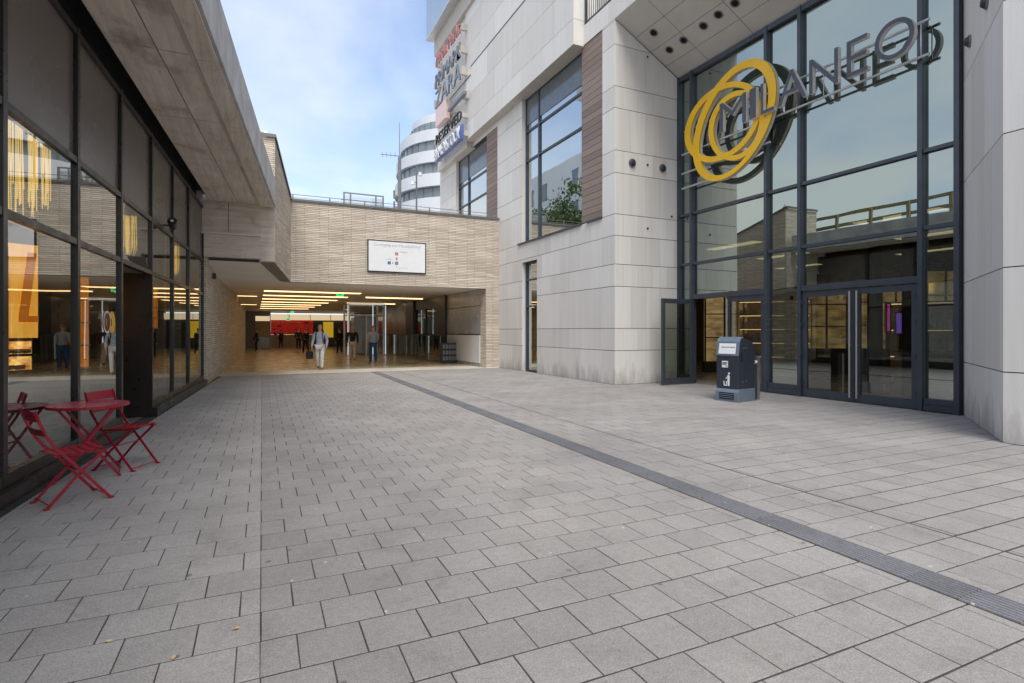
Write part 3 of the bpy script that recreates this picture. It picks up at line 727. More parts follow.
# wall ports on return wall and chamfer
for i, (px, py) in enumerate(((632, 163), (662.3, 168.2))):
    q = onY(px, py, YC-.01); mx = Matrix.Translation(q) @ Matrix.Rotation(R(90), 4, 'X')
    t_ = thing('wall_lamp', q, ('left' if i == 0 else 'right')+' one of two round dark lamps on the wall left of the rings', 'wall lamp')
    MB(mx).cyl((0, 0), .115, 0, .035, 24).build('ring', 'zinc', t_)
    d = MB(mx)
    for a_ in range(4):
        r0, r1 = .095*math.cos(a_*PI/8), .095*math.cos((a_+1)*PI/8); z0, z1 = .035+.06*math.sin(a_*PI/8), .035+.06*math.sin((a_+1)*PI/8)
        d.cyl((0, 0), r0, z0, z1, 20, r1)
    d.build('dome', 'bin', t_)
for i, (px, py) in enumerate(((987.5, 2), (970.5, 41))):
    dx, dy = ray(px); n2 = nv; t = (A.dot(n2))/(dx*n2.x+dy*n2.y); q = Vector((dx*t, dy*t, CH+(HY-py)/F*t))+nv*.002
    mx = Matrix.Translation(q) @ nv.to_track_quat('Z', 'Y').to_matrix().to_4x4()
    t_ = thing('wall_lamp', q, ('upper' if i == 0 else 'lower')+' round dark wall lamp on the angled stone pier right of the lettering', 'wall lamp')
    MB(mx).cyl((0, 0), .10, 0, .03, 24).build('ring', 'zinc', t_); MB(mx).cyl((0, 0), .085, .031, .08, 20, .05).build('dome', 'bin', t_)
# small bolts on return wall
bl = MB()
for (px, py) in ((647.5, 165), (647.5, 228.5), (671.6, 216.6), (647.5, 57)):
    q = onY(px, py, YC-.002); mx = Matrix.Translation(q) @ Matrix.Rotation(R(90), 4, 'X'); c_ = MB(mx); c_.cyl((0, 0), .03, 0, .02, 10); c_.build('anchor_cap', 'bin', mall)
# ============================================================ RING SIGN with lettering
XS = 11.03
sign = thing('building_sign', (XS, 9, 6.6), 'large MILANEO lettering and interlocked yellow rings on steel rods over the entrance glass', 'sign')
def ring(cx_, cy_, a, b_, phi, w0, w1, x0, n=72):
    def P(t, k):   # k=0 outer, 1 inner
        wv = (w0+(w1-w0)*(.5-.5*math.cos(t+R(60))))*k
        X_ = cx_+(a-wv)*math.cos(t); Y_ = cy_+(b_-wv*1.05)*math.sin(t+R(phi))
        q = onX(680+X_/4.88, 50+Y_/4.88, x0); return (q.y, q.z)
    O = [P(2*PI*i/n, 0) for i in range(n)]; I = [P(2*PI*i/n, 1) for i in range(n)]
    f = MB(); s_ = MB(); d = .13
    for i in range(n):
        k = (i+1) % n
        f.face([(x0, *O[i]), (x0, *O[k]), (x0, *I[k]), (x0, *I[i])]); f.face([(x0+.05, *O[i]), (x0+.05, *I[i]), (x0+.05, *I[k]), (x0+.05, *O[k])])
        f.face([(x0, *O[i]), (x0+.05, *O[i]), (x0+.05, *O[k]), (x0, *O[k])]); f.face([(x0, *I[i]), (x0, *I[k]), (x0+.05, *I[k]), (x0+.05, *I[i])])
        s_.face([(x0+.052, *O[i]), (x0+d, *O[i]), (x0+d, *O[k]), (x0+.052, *O[k])]); s_.face([(x0+.052, *I[i]), (x0+.052, *I[k]), (x0+d, *I[k]), (x0+d, *I[i])])
        s_.face([(x0+d, *O[i]), (x0+d, *I[i]), (x0+d, *I[k]), (x0+d, *O[k])])
    r_ = f.build('ring', 'yellow', sign); s_.build('ring_return', 'letter_side', r_)
ring(265, 340, 203, 300, -30, 42, 27, XS)
ring(208, 350, 186, 198, -21, 28, 27, XS+.004)
ring(275, 367, 137, 172, -11, 26, 24, XS+.008)
XL = XS-.10; THIN = -.006
for ch, pa, pb in (('M', 719.5, 746), ('I', 749.5, 756), ('L', 760.5, 774), ('A', 777.5, 806.5), ('N', 809, 838), ('E', 846.5, 867.5), ('O', 874.4, 914.5)):
    ya = onX(pa, 100, XL).y; yb = onX(pb, 100, XL).y
    me = text_mesh(ch, 1, .1, lambda u, v, h: Vector((u, v, h)))
    us_ = [v.co.x for v in me.vertices]; vs_ = [v.co.y for v in me.vertices]; hs_ = [v.co.z for v in me.vertices]
    u0, u1, v0, v1 = min(us_), max(us_), min(vs_), max(vs_); h0, h1 = min(hs_), max(hs_)
    for v in me.vertices:
        u = (v.co.x-u0)/(u1-u0); q = (v.co.y-v0)/(v1-v0); h = (v.co.z-h0)/(h1-h0)
        v.co = Vector((XL+.10*(1-h), ya+(yb-ya)*u, 6.655+.735*q))
    me.materials.clear(); me.materials.append(M['letter']); me.materials.append(M['letter_side'])
    me.update()
    for p in me.polygons: 
        cxp = sum(me.vertices[i].co.x for i in p.vertices)/len(p.vertices); p.material_index = 0 if cxp < XL+.01 else 1; p.use_smooth = False
    o = bpy.data.objects.new('letter', me); col.objects.link(o); o.parent = sign; o.matrix_parent_inverse = sign.matrix_basis.inverted()
XR = XG-.176
for z, ya, yb in ((6.60, 5.86, 10.9), (7.24, 5.86, 12.2), (6.05, 9.3, 12.3), (5.62, 11.2, 12.3), (6.60, 10.9, 12.3)):
    MB().tube([(XR, ya, z), (XR, yb, z)], .028, 10).build('rod', 'white_metal', sign)
for y in (6.0, 7.93, 9.9, 11.6):
    b = MB(); b.box(XR-.008, XR+.008, y-.008, y+.008, 6.63, 7.21) if y < 9 else None
    for z in (6.6, 7.24): b.tube([(XR, y, z), (XG-.1, y, z)], .015, 6)
    b.build('bracket', 'white_metal', sign)

THIN = 0.0
# ============================================================ LITTER BIN and post
p0 = onZ(716.4, 400); p1 = onZ(738.4, 402.5)
front = (p0-p1).normalized(); cxy = (p0+p1)/2
binrot = math.atan2(-front.x, front.y)      # local x from near to far along front... local +y -> along the front (far)
BW, BD, BH = (p0-p1).length, .64, 1.36
mxb = Matrix.Translation((cxy.x, cxy.y, 0)) @ Matrix.Rotation(binrot, 4, 'Z')   # local: y along front, x away from street
tb = thing('litter_bin', (cxy.x, cxy.y, 0), 'tall dark grey litter bin with sloping lit notice on the paving before the glass entrance', 'litter bin')
hw = BW/2
def sil(a, z0, z1): pass
bd = MB(mxb)
prof = [(0, .27), (0, .98), (.05, 1.27), (.09, 1.335), (.16, 1.36), (.52, 1.27), (BD, 1.17), (BD, .27)]
bd.prism([(x, z) for x, z in prof], -hw, hw, lambda x, z, h: (x, h, z))
bo = bd.build('body', 'bin', tb, bevel=.012)
MB(mxb).prism([(-.012, .975), (.04, 1.275), (.085, 1.345), (.16, 1.375), (.19, 1.37), (.19, 1.352), (.16, 1.356), (.094, 1.33), (.054, 1.27), (.003, .975)], -hw-.006, hw+.006, lambda x, z, h: (x, h, z)).build('hood', 'bin_light', tb)
base = MB(mxb); base.prism([(-.03, 0), (-.03, .20), (0, .268), (BD, .268), (BD, 0)], -hw-.005, hw+.005, lambda x, z, h: (x, h, z)); bs = base.build('base', 'bin_light', tb, bevel=.01)
gr = MB(mxb); gr.box(-.036, -.028, -hw+.09, hw-.09, .05, .19); gr.build('slot', 'black', bs)
for z in (.075, .115, .155): MB(mxb).box(-.045, -.034, -hw+.1, hw-.1, z, z+.014).build('louvre', 'bin_light', bs)
# notice, symbol
def onfront(x0, z, off):   # point on sloping face
    return None
sl_ = Vector((.05, 0, .29)).normalized()
no = MB(mxb); q = lambda t_, y, o_=.022: (0+sl_.x*t_-o_*sl_.z, y, .98+sl_.z*t_+o_*sl_.x)
no.face([q(.03, hw-.06), q(.03, -hw+.06), q(.255, -hw+.06), q(.255, hw-.06)]); nt_ = no.build('notice', 'white_label', tb)
ii = MB(mxb)
for k, (a, c) in enumerate(((.18, -.16), )): 
    y = .14
    while y > -.15: wdd = random.uniform(.02, .05); ii.face([q(.16, y, .024), q(.16, y-wdd, .024), q(.185, y-wdd, .024), q(.185, y, .024)]); y -= wdd+.01
ii.build('printed_line', 'grey_ink', nt_)
lb = MB(mxb); lb.box(-.008, -.002, -.02, .12, .72, .86); l2 = lb.build('label', 'white_label', tb)
l3 = MB(mxb); l3.box(-.011, -.0085, -.008, .107, .80, .835); l3.box(-.011, -.0085, .02, .107, .775, .795); l3.box(-.011, -.0085, -.008, .02, .735, .765); l3.build('label_print', 'grey_ink', l2)
sy = MB(mxb)   # person dropping litter in a basket
def pg(pts): sy.prism(pts, .002, .008, lambda y, z, h: (-h, y, z))
pg([(-.055, .33), (-.015, .33), (-.01, .5), (-.005, .545), (-.035, .57), (-.06, .54)])
pg([(-.004, .50), (.03, .47), (.035, .485), (-.004, .53)])
pg([(-.045+.022*math.cos(t_*PI/5), .597+.022*math.sin(t_*PI/5)) for t_ in range(10)])
pg([(.01, .33), (.075, .33), (.085, .43), (.065, .43), (.06, .35), (.025, .35), (.02, .43), (0, .43)])
sy.build('litter_symbol', 'white_label', tb)
sd_ = MB(mxb)
for x in (.18, .25, .32): sd_.cyl((x, 0), .001, 0, .001, 3)
for (x, z) in ((.17, 1.13), (.24, 1.135), (.31, 1.14), (.16, .42), (.3, .43)):
    sd2 = MB(mxb @ Matrix.Translation((x, -hw, z)) @ Matrix.Rotation(R(90), 4, 'X')); sd2.cyl((0, 0), .012, 0, .006, 10); sd2.build('rivet', 'steel', tb)
MB(mxb).box(.11, .14, -hw-.012, -hw-.001, .86, 1.04).build('lock', 'black', tb)
MB(mxb).box(-.05, BD+.03, -hw-.03, hw+.03, .002, .012).build('foot_plate', 'zinc', tb)
pp = onZ(757, 399.5); tp = thing('door_button_post', (pp.x, pp.y, 0), 'slim brushed steel post with a round button right of the litter bin', 'post')
MB().box(pp.x-.04, pp.x+.04, pp.y-.05, pp.y+.05, 0, .95).build('post', 'steel', tp, bevel=.004)
MB(Matrix.Translation((pp.x-.041, pp.y, .82)) @ Matrix.Rotation(R(-90), 4, 'Y')).cyl((0, 0), .035, 0, .03, 16).build('button', 'white_label', tp)

# ============================================================ LEFT BUILDING (shopfront under concrete canopy)
du = Vector((.0575, 1, 0)).normalized(); dn = Vector((du.y, -du.x, 0))
P0 = Vector((-1.98, 5.8, 0))
ML = Matrix(((dn.x, du.x, 0, P0.x), (dn.y, du.y, 0, P0.y), (0, 0, 1, 0), (0, 0, 0, 1)))     # local x = outwards, y = along, z = up
def sL(px):
    dx, dy = ray(px)          # intersect facade plane
    # t*(dx,dy) = P0 + s*du
    det = dx*(-du.y)+du.x*dy
    t = (P0.x*(-du.y)+du.x*P0.y)/det; return (Vector((dx*t, dy*t, 0))-P0).dot(du)
cafe = thing('shopfront_building', (-3, 8, 0), 'building with dark framed shop windows under a heavy bare concrete canopy', 'building')
S = [-8.5, -5.5, -2.8] + [sL(p) for p in (0.5, 75.5, 119.5, 150.5, 172, 188, 202.5)]
ZT, ZA, ZB, ZP = 4.92, 3.45, 2.52, .16
f = MB(ML); hwm = .04
for i, s in enumerate(S):
    k = .085 if i == len(S)-2 else hwm
    MB(ML).box(-.09, .035, s-k, s+k, ZP+.0, ZT+.06).build('mullion', 'dark_frame', cafe)
iD = 5      # bay between S[5] (119.5) and S[6] (150.5) is the recessed entrance below ZB
f = MB(ML)
for i in range(len(S)-1):
    a, c = S[i]+.04, S[i+1]-.04
    for z in (ZT, ZA, ZB): MB(ML).box(-.07, .03, a, c, z-.035, z+.035).build('transom', 'dark_frame', cafe)
    if i != iD: MB(ML).box(-.075, .032, a, c, ZP, ZP+.11).build('bottom_rail', 'dark_frame', cafe)
f = MB(ML); f.box(-.1, .11, S[0], S[iD]+.04, 0, ZP-.005); f.box(-.1, .11, S[iD+1]-.04, S[-1]+.15, 0, ZP-.005); f.build('plinth', 'dark_frame', cafe)
f = MB(ML); f.box(.112, .135, S[0], S[iD]+.04, -.002, .05); f.build('drain_edge', 'sign_black', cafe)
for i in range(len(S)-1):
    a, c = S[i]+.03, S[i+1]-.03
    b = MB(ML); b.box(-.05, -.01, a, c, ZA+.03, ZT-.03); b.build('spandrel_panel', 'spandrel', cafe)
    for z0, z1 in ((ZB+.03, ZA-.03), (ZP+.1, ZB-.03)):
        if i == iD and z0 < 1: continue
        b = MB(ML); b.face([(0, a, z0), (0, c, z0), (0, c, z1), (0, a, z1)]); b.build('pane', 'glass_left', cafe)
# recessed doorway: far jamb panel, near jamb, ceiling, inner door
b = MB(ML); b.box(-2.2, -.03, S[iD+1]-.06, S[iD+1]+.0, 0, ZB-.04); b.build('doorway_side', 'dark_frame', cafe)
b = MB(ML); b.box(-2.2, -.05, S[iD], S[iD+1], ZB-.02, ZB+.02); b.build('doorway_ceiling', 'ceil_dark', cafe)
b = MB(ML); b.face([(-2.2, S[iD], .003), (-.1, S[iD], .003), (-.1, S[iD+1], .003), (-2.2, S[iD+1], .003)]); b.build('doormat', 'asphalt', cafe)
# interior shell
b = MB(ML); z1 = 4.6
b.face([(-.1, S[0], .004), (-7, S[0], .004), (-7, 11.6, .004), (-.1, 11.6, .004)]); b.build('interior_floor', 'tile_grey', cafe)
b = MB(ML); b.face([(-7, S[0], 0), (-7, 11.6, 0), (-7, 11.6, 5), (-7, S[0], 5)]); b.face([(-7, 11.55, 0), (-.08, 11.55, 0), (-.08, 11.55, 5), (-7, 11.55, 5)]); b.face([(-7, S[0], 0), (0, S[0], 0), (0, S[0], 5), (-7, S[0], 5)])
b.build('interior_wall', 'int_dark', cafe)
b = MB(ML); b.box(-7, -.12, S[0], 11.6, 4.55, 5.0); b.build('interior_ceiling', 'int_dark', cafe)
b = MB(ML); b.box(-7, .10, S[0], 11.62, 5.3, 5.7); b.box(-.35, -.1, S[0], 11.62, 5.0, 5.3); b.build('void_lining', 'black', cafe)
b = MB(ML); b.box(-.1, .16, S[-1]+.06, S[-1]+.22, 4.25, 5.11); b.build('end_fin', 'black', cafe)
# concrete canopy: soffit + fascia
c0, c1 = Vector((-.55, 6.87)), Vector((.54, 17.3)); cd = (c1-c0).normalized()
def cx_at(Y): return c0.x+(c1.x-c0.x)*(Y-c0.y)/(c1.y-c0.y)
def sx_at(Y): return facX(Y)+.16
ZS, ZF = 5.12, 5.86
yA, yB = -8, 17.3
# soffit boards: three strips with open joints, cross joints
b = MB()
def strip(u0, u1, ya, yb, z=ZS):
    X = lambda u, Y: sx_at(Y)+(cx_at(Y)-sx_at(Y))*u
    g_ = .009
    A_ = [(X(u0, ya)+g_, ya+g_, z), (X(u1, ya)-g_, ya+g_, z), (X(u1, yb)-g_, yb-g_, z), (X(u0, yb)+g_, yb-g_, z)]
    uvs = [(p[1]*1.0+u0*3.7, p[0]) for p in A_]
    b.face(A_, uvs); Bk = [(p[0], p[1], p[2]+.02) for p in A_]
    for q_ in range(4): b.face([A_[q_], A_[(q_+1) % 4], Bk[(q_+1) % 4], Bk[q_]])
cj = [-8, -5, -2, 1, 3.4, 5.9, 8.3, 10.8, 13.2, 15.6, 17.3]
for ya, yb in zip(cj, cj[1:]):
    strip(0, .42, ya, yb); strip(.42, .76, ya, yb); strip(.76, .975, ya, yb, ZS-.045)
for (Ya_, Yb_) in ((-8, 17.3),):
    XX = lambda u, Y: sx_at(Y)+(cx_at(Y)-sx_at(Y))*u
    b.face([(XX(.70, Ya_), Ya_, ZS+.001), (XX(.76, Ya_)+.01, Ya_, ZS-.045), (XX(.76, Yb_)+.01, Yb_, ZS-.045), (XX(.70, Yb_), Yb_, ZS+.001)], [(0, 0), (0, .1), (25, .1), (25, 0)])
b.build('canopy_soffit', 'conc', cafe)
M['conc_joint'] = plain('concrete_joint', (.12, .10, .085), .9)
b = MB(); b.face([(sx_at(yA), yA, ZS+.018), (cx_at(yA)-.03, yA, ZS+.018), (cx_at(yB)-.03, yB, ZS+.018), (sx_at(yB), yB, ZS+.018)])
b.face([(sx_at(yA), yA, ZS), (sx_at(yB), yB, ZS), (sx_at(yB), yB, 5.7), (sx_at(yA), yA, 5.7)]); b.build('joint_backing', 'conc_joint', cafe)
def conc_light():
    m = M['conc'].copy(); m.name = 'weathered_concrete'
    return m
b = MB(); w_ = .05
def fas(Y, z, o_): return (cx_at(Y)+o_*cd.y, Y, z)
for ya, yb in zip(cj, cj[1:]):
    g_ = .006
    b.face([fas(ya+g_, ZS, 0), fas(yb-g_, ZS, 0), fas(yb-g_, ZF, 0), fas(ya+g_, ZF, 0)], [(ya, 0), (yb, 0), (yb, .75), (ya, .75)])
    b.face([fas(ya+g_, ZS, -.06), fas(ya+g_, ZS, 0), fas(ya+g_, ZF, 0), fas(ya+g_, ZF, -.06)]); b.face([fas(yb-g_, ZS, 0), fas(yb-g_, ZS, -.06), fas(yb-g_, ZF, -.06), fas(yb-g_, ZF, 0)])
    b.face([fas(ya+g_, ZS, 0), fas(ya+g_, ZS, -.06), fas(yb-g_, ZS, -.06), fas(yb-g_, ZS, 0)])
M['conc_fascia'] = plain('fascia_concrete', (.52, .52, .525), .8, var=.2, ns=2.2)
b.build('canopy_fascia', 'conc_fascia', cafe)
b = MB(); b.face([(-9, yA, ZF), (cx_at(yA), yA, ZF), (cx_at(yB), yB, ZF), (-9, yB, ZF)]); b.face([fas(yA, ZS+.01, -.055), fas(yB, ZS+.01, -.055), fas(yB, ZF-.01, -.055), fas(yA, ZF-.01, -.055)])
b.box(-8.5, -1.3, yB-.3, yB, 5.0, ZF-.003); b.build('canopy_top', 'conc_fascia', cafe)
# concrete end block and column at far end
yE = 17.3
b = MB(); b.box(-2.2, .14, yE+.02, yE+.6, 4.27, ZS+.02); b.build('end_beam', 'conc', cafe)
b = MB(); b.box(-2.2, .15, yE-.05, yE+.6, 4.20, 4.268); b.build('beam_lip', 'conc', cafe)
b = MB(); b.box(-2.2, .14, yE+.04, yE+.6, 3.58, 4.198); b.build('lower_beam', 'conc', cafe)
for z in (4.55, 4.86):
    MB().box(-.68, -.665, yE+.012, yE+.03, 4.3, 5.1).build('joint', 'conc_joint', cafe) if z < 4.6 else None
b = MB()
for z0, z1 in ((3.52, 4.05), (4.058, 4.5), (4.508, 5.13)): b.box(.143, .525, yE+.06, yE+.3, z0, z1)
b.build('end_column', 'conc', cafe)
# spotlight on transom
q = P0+du*sL(163)+Vector((0, 0, 3.5)); tsp = thing('spotlight', q, 'small black spotlight fixed to the dark shopfront frame above the doorway', 'spotlight')
mxs = Matrix.Translation(q+dn*.16+Vector((0, 0, .06))) @ Matrix.Rotation(R(55), 4, 'X')
MB(mxs).cyl((0, 0), .055, -.1, .1, 14, .085).build('head', 'sign_black', tsp); MB(mxs).cyl((0, 0), .03, .101, .104, 14).build('lens', 'white_label', tsp)
MB(Matrix.Translation(q)).box(-.0, .16, -.015, .015, .02, .05).build('arm', 'sign_black', tsp)
# round sticker pair on glass
for (pxs, c_, lb, w__) in ((106.5, 'sticker_brown', 'white rimmed brown oval sticker on the shop window left of the doorway', 0), (111.5, 'yellow', 'yellow round sticker touching the brown one on the shop window', 1)):
    if c_ not in M: M[c_] = plain(c_, (.10, .02, .02), .4)
    s = sL(pxs); q = P0+du*s
    ts = thing('window_sticker', q+Vector((0, 0, 1.62)), lb, 'sticker')
    mm = Matrix.Translation(q+dn*(.004+.002*(1-w__))+Vector((0, 0, 1.62))) @ ML.to_3x3().to_4x4() @ Matrix.Rotation(R(90), 4, 'Y')
    MB(mm).cyl((0, 0), .15, 0, .002, 28).build('rim', 'white_label' if not w__ else 'yellow', ts)
    MB(mm).cyl((0, 0), .125, .003, .004, 28).build('disc', c_, ts)
    MB(mm).tube([(-.05, -.05, .006), (.05, -.05, .006)], .006, 4).build('print', 'yellow' if not w__ else 'sticker_brown', ts)
# interior things seen through the glass
def inner(px, off):       # point 'off' metres behind the glass along sight line px
    dx, dy = ray(px); Pn = P0-dn*off; det = dx*(-du.y)+du.x*dy
    t = (Pn.x*(-du.y)+du.x*Pn.y)/det; return Vector((dx*t, dy*t, 0))
qa, qb = inner(3, .9), inner(38, .9)
D_ = qb.length
mxp = Matrix.Translation(inner(3.5, 1.0))
pa = inner(3.5, 1.0); dxp, dyp = ray(38); tt = pa.y/dyp+0.15; pb = Vector((dxp*tt, dyp*tt, 0))
uu = (pb-pa).normalized(); wP = (pb-pa).length; nn = Vector((uu.y, -uu.x, 0))
mxp = Matrix(((uu.x, nn.x, 0, pa.x), (uu.y, nn.y, 0, pa.y), (0, 0, 1, 0), (0, 0, 0, 1)))
def zat(py, px=20):
    dx, dy = ray(px); return CH+(HY-py)/F*(pa.y/dy)
tpn = thing('lit_wall_panel', pa, 'tall glowing orange panel with a big slanting letter shape behind the first shop window', 'light panel')
zt_, zm_ = zat(243), zat(338)
MB(mxp).box(0, wP, -.12, 0, zm_, zt_).build('panel', 'warm_panel', tpn)
MB(mxp).prism([(wP*.42, zm_+.28), (wP*.7, zm_+.28), (wP*.95, zt_-.1), (wP*.68, zt_-.1)], .004, .02, lambda a, z, h: (a, h, z)).build('slanting_stroke', 'warm_dark', tpn)
MB(mxp).box(wP*.42, wP, .004, .02, zm_+.2, zm_+.28).build('lower_stroke', 'warm_dark', tpn)
MB(mxp).box(0, wP*.12, .004, .03, zm_-.6, zt_-.05).build('pink_edge', 'sign_pink', tpn)
tds = thing('bread_display', pa+nn*.1, 'glowing orange food display cabinet under the orange panel behind the first shop window', 'display cabinet')
z3, z4 = zat(371), zat(340)
MB(mxp).box(.0, wP, -.3, -.15, .2, z4+.02).build('carcass', 'int_dark', tds)
MB(mxp).box(.02, wP-.02, -.149, -.14, z3, z4-.02).build('lit_back', 'warm_display', tds)
MB(mxp).box(0, wP, -.148, .0, (z3+z4)/2-.015, (z3+z4)/2+.015).build('shelf', 'sign_black', tds)
lo = MB(mxp)
for zz_ in ((z3+z4)/2+.016, z3+.005):
    x = .03
    while x < wP-.1:
        ww = random.uniform(.06, .11); lo.tube([(x, -.08, zz_+.03), (x+ww, -.08, zz_+.035)], .03, 8); x += ww+.01
lo.build('loaf', 'shelf_wood', tds)
def strands(px0, px1, py0, py1, off, lb, n=14):
    base_ = inner((px0+px1)/2, off); dx, dy = ray((px0+px1)/2); t = base_.y/dy
    za, zb = CH+(HY-py1)/F*t, CH+(HY-py0)/F*t; wd = (px1-px0)/F*t/2*1.3
    th = thing('strand_lamp', (base_.x, base_.y, zb), lb, 'hanging lamp', 'hanging strand lamps behind the shop windows')
    MB().cyl((base_.x, base_.y), wd*.8, zb, zb+.03, 16).build('ceiling_plate', 'sign_black', th)
    s_ = MB()
    for k in range(n*2):
        a = random.uniform(0, 2*PI); r_ = wd*random.uniform(.2, 1); z0 = za+random.uniform(0, .25)*(zb-za)
        x, y = base_.x+math.cos(a)*r_, base_.y+math.sin(a)*r_
        s_.tube([(x*1, y, zb), (x+random.uniform(-.01, .01), y, (z0+zb)/2), (x+random.uniform(-.015, .015), y, z0)], .0055, 5)
    tag(s_.build('strands', 'strand', th), kind='stuff')
    MB().tube([(base_.x, base_.y, zb+.03), (base_.x, base_.y, 4.55)], .01, 6).build('cord', 'sign_black', th)
strands(14, 44, 92, 216, .7, 'wide golden strand lamp hanging behind the leftmost upper shop window', 26)
strands(123, 135, 216, 256, .7, 'golden strand lamp hanging behind the third upper shop window')
strands(173, 178, 246, 276, .5, 'small golden strand lamp hanging behind the upper shop window nearest the passage')
# cylinder lamps / lit posts seen inside
for px, off, z0, z1, lb in ((84, .8, .9, 2.35, 'narrow gold glowing column behind the second shop window'), (155, .9, 1.55, 2.6, 'narrow amber glowing column behind the window right of the doorway')):
    q = inner(px, off); t_ = thing('lit_column', q, lb, 'light column')
    MB().box(q.x-.05, q.x+.05, q.y-.05, q.y+.05, z0, z1).build('lit_shaft', 'warm_dark', t_); MB().box(q.x-.06, q.x+.06, q.y-.06, q.y+.06, .01, z0).build('base', 'int_dark', t_)
    for k in range(5):
        z = z0+(z1-z0)*k/4; MB().box(q.x-.075, q.x+.075, q.y-.075, q.y+.075, z, z+.02).build('collar', 'white_metal', t_)
q = inner(46, 2.4); t_ = thing('wall_notice', (q.x, q.y, 1.5), 'small pale notice board on the dark wall inside the first shop window', 'notice')
MB(Matrix.Translation(q)).box(-.15, .15, -.02, .02, 1.4, 1.85).build('board', 'panel_grey', t_); MB(Matrix.Translation(q)).box(-.08, .08, -.03, -.021, 1.68, 1.76).build('print', 'grey_ink', t_)
MB(Matrix.Translation(q)).box(-.03, .03, .021, .06, .01, 1.9).build('stand', 'int_dark', t_)
# timber railing on the canopy (only seen mirrored in the glass entrance)
trl = thing('timber_railing', (-2.6, 12, ZF), 'olive timber railing on the canopy roof, mirrored in the glass entrance', 'railing')
b = MB(); 
for k in range(9): b.box(-2.65, -2.53, 6+k*1.6, 6.12+k*1.6, ZF, ZF+1.25)
b.build('post', 'timber', trl)
for z in (.75, 1.25): MB().box(-2.68, -2.66, 5.9, 19, ZF+z-.12, ZF+z+.04).build('rail', 'timber', trl)

# ============================================================ BRICK BRIDGE over the passage
YB = 20.6
br = thing('brick_overpass', (4, YB, 0), 'pale long-brick overpass wall with terrace on top spanning the passage', 'building')
b = MB()
b.box(.9, XW+.02, YB, YB+.35, 3.22, 6.05); b.box(8.5, XW+.02, YB+.001, YB+.6, 0, 3.222); b.build('wall', 'brick', br)
# left wing: side face rises towards camera
wg = MB()
A0, A1 = (.53, 17.62), (1.13, YB-.002); I0, I1 = (.11, 17.62), (.79, YB-.002)
L0, L1 = (-1.6, 17.62), (-1.6, YB)
wt = lambda: None
pts = lambda p, z: (p[0], p[1], z)
def wuv(P_): return [(math.hypot(p[0]-.53, p[1]-17.5), p[2]) for p in P_]
fa = [pts(A0, 3.52), pts(A1, 3.22), pts(A1, 6.07), pts(A0, 7.2)]; wg.face(fa, wuv(fa))
fb = [pts(L0, 4.9), pts(A0, 4.9), pts(A0, 7.2), pts(L0, 7.2)]; wg.face(fb)
fb = [(.53, 17.62, 3.52), (.53, 17.62, 4.9), (.13, 17.62, 4.9), (.13, 17.62, 3.52)]; wg.face(fb)
wg.face([pts(A0, 7.2), pts(A1, 6.07), pts(L1, 6.07), pts(L0, 7.2)])
wg.build('wing_wall', 'brick', br)
b = MB(); b.face([pts(I0, 3.515), pts(A0, 3.515), pts(A1, 3.215), pts(I1, 3.215)]); b.build('wing_underside', 'zinc', br)
# copings
M['coping'] = plain('coping_metal', (.16, .155, .145), .5, .3)
b = MB(); b.box(.95, XW, YB-.05, YB+.4, 6.052, 6.13)
b.face([pts((.56, 17.55), 7.29), pts((1.17, YB-.05), 6.14), pts((.9, YB), 6.14), pts((.3, 17.55), 7.29)]); b.face([pts((.56, 17.55), 7.19), pts((1.17, YB-.05), 6.06), pts((1.17, YB-.05), 6.14), pts((.56, 17.55), 7.29)])
b.face([(-1.6, 17.55, 7.2), (.56, 17.55, 7.19), (.56, 17.55, 7.29), (-1.6, 17.55, 7.3)])
b.build('coping', 'coping', br)
# roof lamp on the coping
q = (.30, 17.8); t_ = thing('roof_lamp', (q[0], q[1], 7.25), 'small pale domed lamp on top of the brick wing by the concrete canopy', 'lamp')
MB().cyl(q, .12, 7.22, 7.30, 14).build('base', 'zinc', t_); MB().cyl(q, .11, 7.301, 7.42, 14, .05).build('dome', 'white_label', t_)
# ceilings
b = MB(); b.face([(-1.25, 17.62, 3.52), I0+(3.52,), I1+(3.25,), (-1.1, YB, 3.25)]); b.build('entrance_ceiling', 'ceil', br)
b = MB(); b.box(-1.19, .11, 17.6, 17.64, 3.50, 3.58); b.build('ceiling_edge', 'sign_black', br)
b = MB(); b.box(-3, 15, YB+.001, 58, 3.26, 5.85); b.build('hall_ceiling', 'ceil', br)
b = MB(); b.face([(-3, YB+.4, 5.9), (30, YB+.4, 5.9), (30, 60, 5.9), (-3, 60, 5.9)]); b.build('terrace', 'threshold', br)
# left brick wall running from the canopy end into the passage
def lwX(Y): return -1.2+(Y-17.1)*.034
b = MB(); 
pA = (lwX(17.25)-.03, 17.36); pB = (lwX(31.6), 31.6)
fa = [(*pA, 0), (*pB, 0), (*pB, 3.56), (*pA, 3.56)]; b.face(fa, [(0, 0), (14.3, 0), (14.3, 3.56), (0, 3.56)])
fa = [(pA[0]-1, 17.36, 0), (*pA, 0), (*pA, 3.6), (pA[0]-1, 17.36, 3.6)]; b.face(fa)
fa = [(*pB, 0), (pB[0]-.8, 31.6, 0), (pB[0]-.8, 31.6, 3.3), (*pB, 3.3)]; b.face(fa)
fa = [(pB[0]-.8, 31.6, 0), (-.6, 42, 0), (-.6, 42, 3.3), (pB[0]-.8, 31.6, 3.3)]; b.face(fa, [(0, 0), (10.4, 0), (10.4, 3.3), (0, 3.3)])
b.build('passage_wall', 'brick', br)
MB().box(lwX(18.6)+.0, lwX(18.6)+.1, 18.5, 18.62, 3.05, 3.22).build('wall_box', 'sign_black', br)
